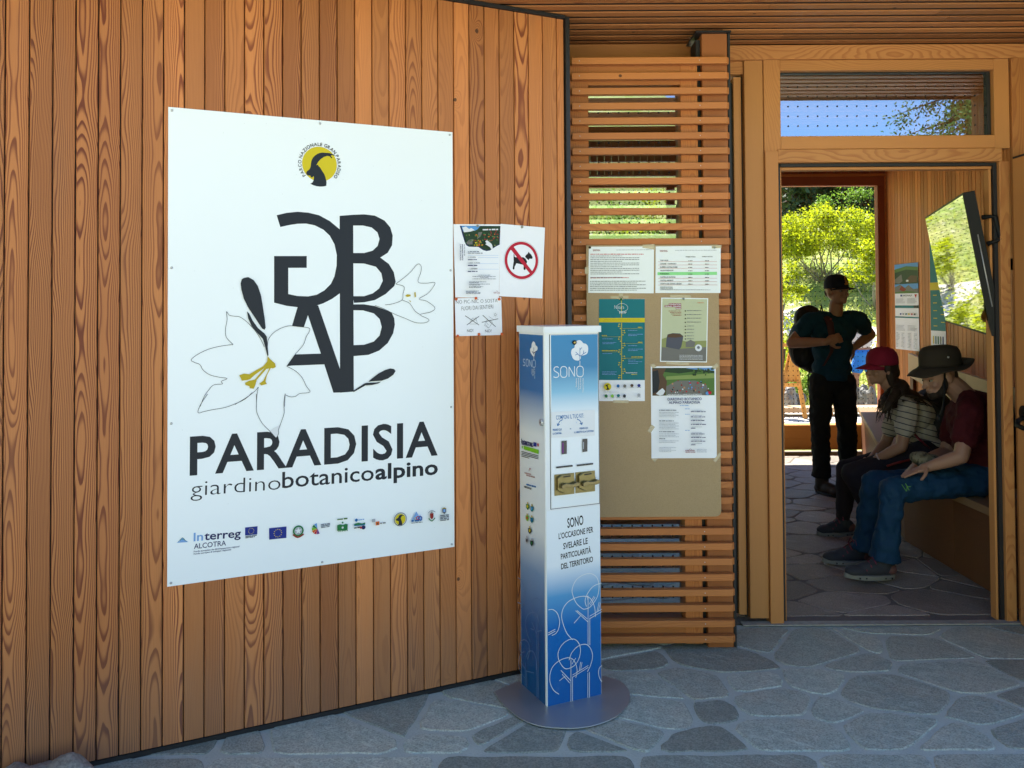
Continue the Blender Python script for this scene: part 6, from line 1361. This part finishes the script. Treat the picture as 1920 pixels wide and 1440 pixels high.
# ================================================================== the garden outside
def leafmat(name, c1, c2, trans=.45, tcol=None):
    m, b = mat(name); nt = m.node_tree; r1, r2, r3 = sep(attr('rnd')); c = mixc(r1, c1, c2); setb(b, c, .55, spec=.3)
    t = nt.nodes.new('ShaderNodeBsdfTranslucent'); E.nt = nt; link(mixc(r2, tuple(x * 1.3 for x in (tcol or c1)), tuple(x * 1.3 for x in (tcol or c2))), t.inputs[0])
    mx = nt.nodes.new('ShaderNodeMixShader'); mx.inputs[0].default_value = trans; nt.links.new(b.outputs[0], mx.inputs[1]); nt.links.new(t.outputs[0], mx.inputs[2]); nt.links.new(mx.outputs[0], nt.nodes['Material Output'].inputs[0]); return m
BROOM = leafmat('yellow_green_leaf', (0.18, 0.25, 0.012), (0.32, 0.335, 0.02), .5, (.37, .41, .01)); GREENL = leafmat('green_leaf', (0.09, 0.20, 0.02), (0.18, 0.27, 0.03), .45); SPRUCE = leafmat('conifer_needle', (0.022, 0.045, 0.016), (0.05, 0.085, 0.025), .2); LARCHL = leafmat('larch_needle', (0.05, 0.09, 0.025), (0.11, 0.14, 0.035), .35); GREYL = leafmat('grey_green_leaf', (0.22, 0.28, 0.14), (0.36, 0.40, 0.22), .4)
SPRUCEL = leafmat('fresh_needle', (0.05, 0.12, 0.03), (0.10, 0.18, 0.04), .3); BARK = plain('bark', (0.10, 0.075, 0.055), .9, var=.4, nscale=20, bmp=.6); PALEB = plain('pale_stem', (0.30, 0.26, 0.20), .8, var=.3)
def leaves(mbx, pts, size, rr, asp=.55, droop=0.0):
    for p in pts:
        a = V((rr.gauss(0, 1), rr.gauss(0, 1), rr.gauss(0, .7) - droop)).normalized(); b2 = a.cross(V((rr.gauss(0, 1), rr.gauss(0, 1), rr.gauss(0, 1)))).normalized(); s_ = size * rr.uniform(.6, 1.3); h_ = b2 * s_ * asp * .5; e = V(p) + a * s_
        mbx.add([V(p), V(p) + a * s_ * .5 + h_, e, V(p) + a * s_ * .5 - h_], [[0, 1, 2, 3]], rnd=(rr.random(), rr.random(), rr.random()))
def shrub(name, base, w_, h_, n, leaf, lm, label, cat, group=None, seed=1, stems=9, lowgap=.3, clumps=26):
    rr = random.Random(seed); o = thing(name, label, cat, group, base); base = V((0, 0, 0)); st = MB(); lf = MB(); cl = []
    for k in range(clumps):
        a = rr.uniform(0, 6.283); q_ = rr.random() ** .5; z = lowgap + (1 - lowgap) * rr.uniform(.05, 1) * (1 - .55 * q_ ** 2.2); cl.append(V((math.cos(a) * q_ * w_ / 2, math.sin(a) * q_ * w_ / 2, z * h_)))
    for k in range(stems):
        t_ = cl[k % len(cl)]; m_ = t_ * .5 + V((rr.uniform(-.1, .1) * w_, rr.uniform(-.1, .1) * w_, -.05 * h_)); st.tube([V((rr.uniform(-.08, .08) * w_, rr.uniform(-.08, .08) * w_, -.1)), m_, t_], [.012 * h_, .009 * h_, .004 * h_], 5)
    for c in cl:
        cr = rr.uniform(.09, .20) * w_ * (26 / clumps) ** .3
        for i in range(n // clumps):
            d = V((rr.gauss(0, 1), rr.gauss(0, 1), rr.gauss(0, .75))); leaves(lf, [c + d * cr * .5], leaf, rr)
    st.build('stems', PALEB, o); lf.build('foliage', lm, o); return o
def gz(x, y): return hgt(x, y)
def at_ground(px, py, Yd):
    p = atY(px, py, Yd); return (p.x, Yd, gz(p.x, Yd))
shrub('shrub', at_ground(1545, 520, 21.5), 2.6, 1.8, 20000, .075, BROOM, 'large yellow green shrub with bare lower stems on the garden slope', 'shrub', 'garden shrubs', 3, 16, .36, 80)
shrub('shrub', at_ground(1465, 560, 19.5), .9, 1.5, 1600, .08, BROOM, 'yellow green bush at the left edge of the garden window below the large shrub', 'shrub', 'garden shrubs', 5)
shrub('shrub', at_ground(1640, 545, 19.0), 1.1, 1.5, 2400, .08, BROOM, 'yellow green bush at the right edge of the garden window', 'shrub', 'garden shrubs', 6)
shrub('shrub', at_ground(1535, 585, 17.0), .8, .45, 1500, .05, GREENL, 'low rounded green bush beside grey rocks, left of the standing head', 'shrub', 'garden shrubs', 7, 4, .1)
shrub('shrub', at_ground(1480, 700, 14.2), 1.3, 1.15, 3600, .06, BROOM, 'leafy green clump behind the wooden easel', 'shrub', 'garden shrubs', 8, 8, .05)
shrub('shrub', at_ground(1525, 735, 13.2), .6, .8, 1800, .05, GREENL, 'green clump just right of the easel legs', 'shrub', 'garden shrubs', 9, 6, .05)
shrub('shrub', at_ground(1618, 545, 20.5), 1.1, .7, 1600, .06, GREYL, 'grey green bush to the right of the navy cap', 'shrub', 'garden shrubs', 10, 5, .1)
shrub('shrub', at_ground(1600, 470, 25.5), 2.2, 2.2, 3600, .09, GREENL, 'dark green bush behind the right side of the large yellow green shrub', 'shrub', 'garden shrubs', 11, 9, .15)
for i, (p_, yd, w_, h_) in enumerate(((1120, 15.5, 2.2, 2.75), (1190, 17.5, 2.4, 3.0), (1250, 20.0, 2.4, 3.0))):
    shrub('shrub', at_ground(p_, 500, yd), w_, h_, 3000, .085, (BROOM, GREENL, BROOM, GREENL)[i], ('yellow green bush seen through the left of the louvre window', 'green bush seen through the middle of the louvre window', 'yellow bush seen through the right of the louvre window', 'green bush hidden mostly by the dispenser and board wall')[i], 'shrub', 'garden shrubs', 20 + i, 8, .1)
for i, (x, yd, w_, h_, lm, lab) in enumerate(((3.35, 14.2, 1.3, .9, BROOM, 'yellow bush mirrored low in the television screen'), (4.3, 16.5, 1.8, 1.3, GREENL, 'green bush mirrored in the middle of the television screen'), (3.3, 24, 1.8, .9, GREYL, 'grey green bush mirrored high in the television screen'))):
    if False: shrub('shrub', (x, yd, gz(x, yd)), w_, h_, 1800, .07, lm, lab, 'shrub', 'garden shrubs', 30 + i)
def conifer(h_, w_, n, lm, seed, leaf=None):
    rr = random.Random(seed); tr = MB(); tr.tube([(0, 0, -.3), (0.02 * h_, 0, h_ * .5), (0, 0, h_)], [.022 * h_, .014 * h_, .003 * h_], 7); lf = MB(); nb = int(h_ * 11)
    for k in range(nb):
        z = h_ * (.10 + .88 * (k / nb) ** .9); L = w_ * .5 * (1 - (z / h_)) ** .75 * rr.uniform(.65, 1.15) + .15; a = rr.uniform(0, 6.283); d = V((math.cos(a), math.sin(a), 0)); pts = []
        for i in range(max(3, int(n / nb))):
            t_ = rr.random() ** .7; p = d * L * t_ + V((0, 0, z - .22 * L * t_ * t_ - .1 * t_ * L)) + V((rr.gauss(0, .07), rr.gauss(0, .07), rr.gauss(0, .05) - abs(rr.gauss(0, .10)))) * L * (.4 + t_); pts.append(p)
        leaves(lf, pts, (leaf or .030 * h_ + .08), rr, .42, .5)
        tr.tube([(0, 0, z), d * L * .9 + V((0, 0, z - .26 * L))], [.006 * h_ * (1 - z / h_) + .01, .004], 4)
    return tr, lf
protos = []
for i, (h_, w_, n, lm) in enumerate(((11, 5.5, 5200, SPRUCE), (9, 5.5, 4200, LARCHL), (13, 6, 5600, SPRUCE))):
    tr, lf = conifer(h_, w_, n, lm, 40 + i); protos.append((tr.build('trunk', BARK), lf.build('crown', lm)))
spots = [(1468, 38, 1, .8), (1500, 46, 0, .9), (1530, 36, 1, .62), (1560, 50, 2, .9), (1590, 40, 0, .75), (1612, 33, 1, .6), (1640, 44, 0, .95), (1485, 31, 0, .75), (1538, 33, 2, .7), (1585, 31, 0, .7), (1622, 30, 2, .65), (1655, 33, 0, .8), (1670, 52, 2, 1.0), (1700, 38, 1, .8), (1585, 62, 2, 1.2), (1515, 64, 0, 1.3), (1650, 66, 2, 1.2), (1545, 75, 2, 1.5), (1620, 80, 0, 1.5)]
words = ['pale larch', 'dark spruce', 'low feathery larch', 'tall dark spruce', 'broad dark spruce', 'small nearest larch', 'dark spruce', 'near dark spruce', 'near dense spruce', 'near drooping spruce', 'near spruce', 'near broad spruce'] + ['spruce'] * 7
places = ['at the left edge of the garden window', 'left of the middle above the yellow shrub', 'just above the top of the yellow shrub', 'behind the middle of the yellow shrub', 'above the right side of the yellow shrub', 'at the upper right of the garden window', 'along the right frame of the garden window', 'above the left side of the yellow shrub', 'directly behind the crown of the yellow shrub', 'behind the right half of the yellow shrub', 'right of the yellow shrub crown', 'partly behind the right frame of the garden window']
for i, (p_, yd, k, s_) in enumerate(spots):
    x = atY(p_, 450, yd).x
    lab = (words[i] + ' on the shaded hillside ' + places[i]) if i < 12 else 'dark spruce in the forest on the hillside behind the nearer trees'
    o = thing('conifer_tree', lab, 'tree', 'conifers on the hillside behind the garden', (x, yd, gz(x, yd) - .3)); o.scale = (s_, s_, s_ * rng.uniform(.9, 1.1)); o.rotation_euler = (0, 0, i * 1.7)
    for j, pr in enumerate(protos[k]):
        c = pr if (i == [s2[2] for s2 in spots].index(k)) else pr.copy()
        if c is not pr: COL.objects.link(c)
        c.parent = o
# the larch that the transom mirrors, standing behind the viewer
tr, lf = conifer(10.5, 7.0, 30000, SPRUCEL, 77, .11); o = thing('larch_tree', 'larch standing in front of the building, mirrored in the right of the transom window', 'tree', None, (11.1, -12.5, gz(11.1, -12.5)))
tr.build('trunk', BARK, o); lf.build('crown', SPRUCEL, o)
# rocks
def rock(c, r, mt, label, seed, name='boulder', cat='rock', group=None):
    rr = random.Random(seed); t = MB()
    for k in range(5): t.ell(V(c) + V((rr.uniform(-.4, .4) * r[0], rr.uniform(-.4, .4) * r[1], rr.uniform(-.2, .35) * r[2])), (r[0] * rr.uniform(.55, .8), r[1] * rr.uniform(.55, .8), r[2] * rr.uniform(.55, .8)), M4.Rotation(rr.uniform(-.5, .5), 3, 'Y'), 9, 6)
    o = organic(name, t, mt, None, max(.010, min(r) * .07), 0, min(r) * .55, min(r) * .8); tag(o, label, cat, group); return o
rk = rock(floor(66, 1500) + V((-.0, .0, .0)), (.185, .13, .115), PALEROCK, 'rough grey rock on the paving against the wall at the bottom left corner', 3)
rock(at_ground(1614, 728, 12.6), (.13, .15, .40), ROCKM, 'dark upright boulder at the terrace edge right of the standing person', 4, group='garden boulders')
rock(V(at_ground(1634, 745, 12.4)) + V((0, 0, .05)), (.10, .14, .30), ROCKM, 'grey boulder between the dark boulder and the window frame', 5, group='garden boulders')
rock(V(at_ground(1478, 740, 12.6)) + V((0, 0, .12)), (.13, .2, .30), PALEROCK, 'pale boulder behind the legs of the easel', 6, group='garden boulders')
rock(V(at_ground(1498, 745, 12.7)) + V((0, 0, .06)), (.10, .15, .26), ROCKM, 'brown boulder just right of the pale boulder behind the easel', 7, group='garden boulders')
rock(at_ground(1495, 562, 17.3), (.26, .2, .14), PALEROCK, 'pale rock on the slope beside the low rounded green bush', 8, group='garden boulders')
rock(at_ground(1514, 560, 17.5), (.18, .2, .14), PALEROCK, 'grey rock touching the left of the low green bush', 9, group='garden boulders')
rock(at_ground(1632, 530, 22), (.5, .3, .22), PALEROCK, 'long pale rock on the slope at the right edge of the garden window', 10, group='garden boulders')
rock(at_ground(1615, 556, 17.2), (.30, .2, .10), PALEROCK, 'low pale rock beside the path right of the navy cap', 12, group='garden boulders')
# meadow tufts
mb = MB(); rr = random.Random(6)
for k in range(9000):
    Yd = 12.7 + 22 * rr.random() ** 1.6; x = rr.uniform(.02, .50) * Yd
    if not (.04 * Yd < x < .24 * Yd or x > .26 * Yd): continue
    z = gz(x, Yd); leaves(mb, [V((x + rr.gauss(0, .05), Yd + rr.gauss(0, .05), z)) for _ in range(2)], .10 + .004 * Yd, rr, .16, -1.4)
gt = mb.build('meadow_grass', leafmat('meadow_blade', (0.24, 0.32, 0.04), (0.45, 0.42, 0.12), .45)); gt['kind'] = 'stuff'
mb = MB()
for k in range(1500):
    Yd = 12.7 + 20 * rr.random() ** 1.3; x = rr.uniform(.04, .50) * Yd
    if math.sin(x * 1.7 + 1.3) + math.sin(Yd * 1.1 + x) < .45: continue
    leaves(mb, [V((x, Yd, gz(x, Yd) + rr.uniform(0, .22)))], .09, rr, .5, -.3)
gt = mb.build('flower_ground_cover', BROOM); gt['kind'] = 'stuff'
# outdoor furniture
ea = thing('easel', 'orange wooden A-frame sign easel on the sunlit terrace outside', 'easel')
YE = 11.6
def bar(mbx, a, b_, w_, th):
    a, b_ = V(a), V(b_); d = (b_ - a); L = d.length; d.normalize(); y_ = V((0, 1, 0)); x_ = y_.cross(d).normalized(); mbx.board(a - x_ * w_ / 2, x_, y_, d, w_, th, L, .002)
g0 = lambda p: (p[0], p[1], max(.005, p[2]))
mb = MB(); bar(mb, g0(atY(1457, 790, YE)), atY(1486, 646, YE + .25), .055, .03); mb.build('leg', OUTW, ea)
mb = MB(); bar(mb, g0(atY(1511, 790, YE)), atY(1486, 646, YE + .25), .055, .03); mb.build('leg', OUTW, ea)
mb = MB(); bar(mb, (atY(1486, 700, YE).x, YE + .75, .005), atY(1486, 648, YE + .30), .05, .03); mb.build('leg', OUTW, ea)
mb = MB(); bar(mb, atY(1452, 722, YE + .09), atY(1501, 722, YE + .09), .05, .03); bar(mb, atY(1440, 649, YE + .2), atY(1490, 646, YE + .2), .05, .03); mb.build('crossbar', OUTW, ea)
mb = MB(); mb.prism([tuple(atY(*p, YE + .15)) for p in ((1486, 655), (1498, 716), (1472, 716))], (0, 1, 0), .012); mb.build('panel', OUTW, ea)
mb = MB(); mb.prism([tuple(atY(*p, YE + .32)) for p in ((1440, 654), (1474, 654), (1466, 716), (1440, 716))], (0, 1, 0), .012); bd = mb.build('chalk_board', plain('slate_board', (.05, .04, .035), .6), ea)
rl = thing('terrace_bench', 'long low timber plank bench along the sunlit terrace edge', 'bench')
zt1, zt0 = atY(1560, 762, 12.0).z, atY(1560, 771, 12.0).z
mb = MB(); mb.board((2.5, 11.85, zt0), (0, 0, 1), (0, 1, 0), (1, 0, 0), zt1 - zt0, .30, 4.6, .004); mb.build('plank', PALEW, rl)
for x in (2.7, 4.3, 5.3, 6.9):
    mb = MB(); mb.box((x, 11.9, 0), (x + .10, 12.1, zt0 - .001)); mb.build('leg', OUTW, rl)
# distant visitor in blue shorts
YV = 12.9
def AV(px, py, y=YV): return atY(px, py, y)
vi = thing('person', 'person outside in a pale top and bright blue shorts, leaning over behind the standing person', 'person')
body = MB(); hc = AV(1590, 602); head_prims(body, hc, frame((-.8, -.5, -.2), (0, 0, 1)), 1.0); limb(body, [AV(1597, 614), AV(1594, 608)], [.06, .055])
body.ell(AV(1612, 632), (.16, .13, .19), M4.Rotation(R(-35), 3, 'Y')); body.ell(AV(1619, 662), (.15, .13, .12))
limb(body, [AV(1602, 622), AV(1604, 645), AV(1596, 660)], [.05, .042, .03]); hand_prims(body, AV(1596, 660), (-.3, 0, -1), (-1, 0, 0), .5, 1, 1)
limb(body, [AV(1614, 618, 13.1), AV(1608, 648, 13.1), AV(1598, 666, 13.0)], [.05, .042, .03]); hand_prims(body, AV(1598, 666, 13.0), (-.3, 0, -1), (-1, 0, 0), .5, 1, -1)
k1_, k2_ = AV(1604, 705), AV(1632, 705, 13.1); f1, f2 = V((k1_.x, YV, .07)), V((k2_.x + .05, 13.1, .07)); limb(body, [AV(1613, 672), k1_, f1], [.085, .058, .042]); limb(body, [AV(1626, 672, 13.0), k2_, f2], [.085, .058, .042])
organic('body', body, SKIN1, vi, .009, 3)
t = MB(); t.ell(AV(1612, 632), (.18, .15, .21), M4.Rotation(R(-35), 3, 'Y')); limb(t, [AV(1602, 620), AV(1603, 634)], [.065, .06]); organic('top', t, fabric('pale_top', (.42, .40, .44)), vi, .01, 4)
t = MB(); t.ell(AV(1619, 664), (.17, .15, .11)); limb(t, [AV(1613, 672), AV(1607, 690)], [.10, .098]); limb(t, [AV(1626, 672, 13.0), AV(1631, 688, 13.05)], [.10, .098]); organic('shorts', t, fabric('blue_shorts', (.02, .16, .55)), vi, .01, 3)
hr = MB(); hr.ell(hc + V((.01, .02, .03)), (.085, .09, .085)); organic('hair', hr, HAIRB, vi, .008, 2)
for f_ in (f1, f2):
    t = MB(); t.ell((f_.x - .06, f_.y - .02, .045), (.13, .05, .042)); organic('shoe', t, GREYP, vi, .009, 2)
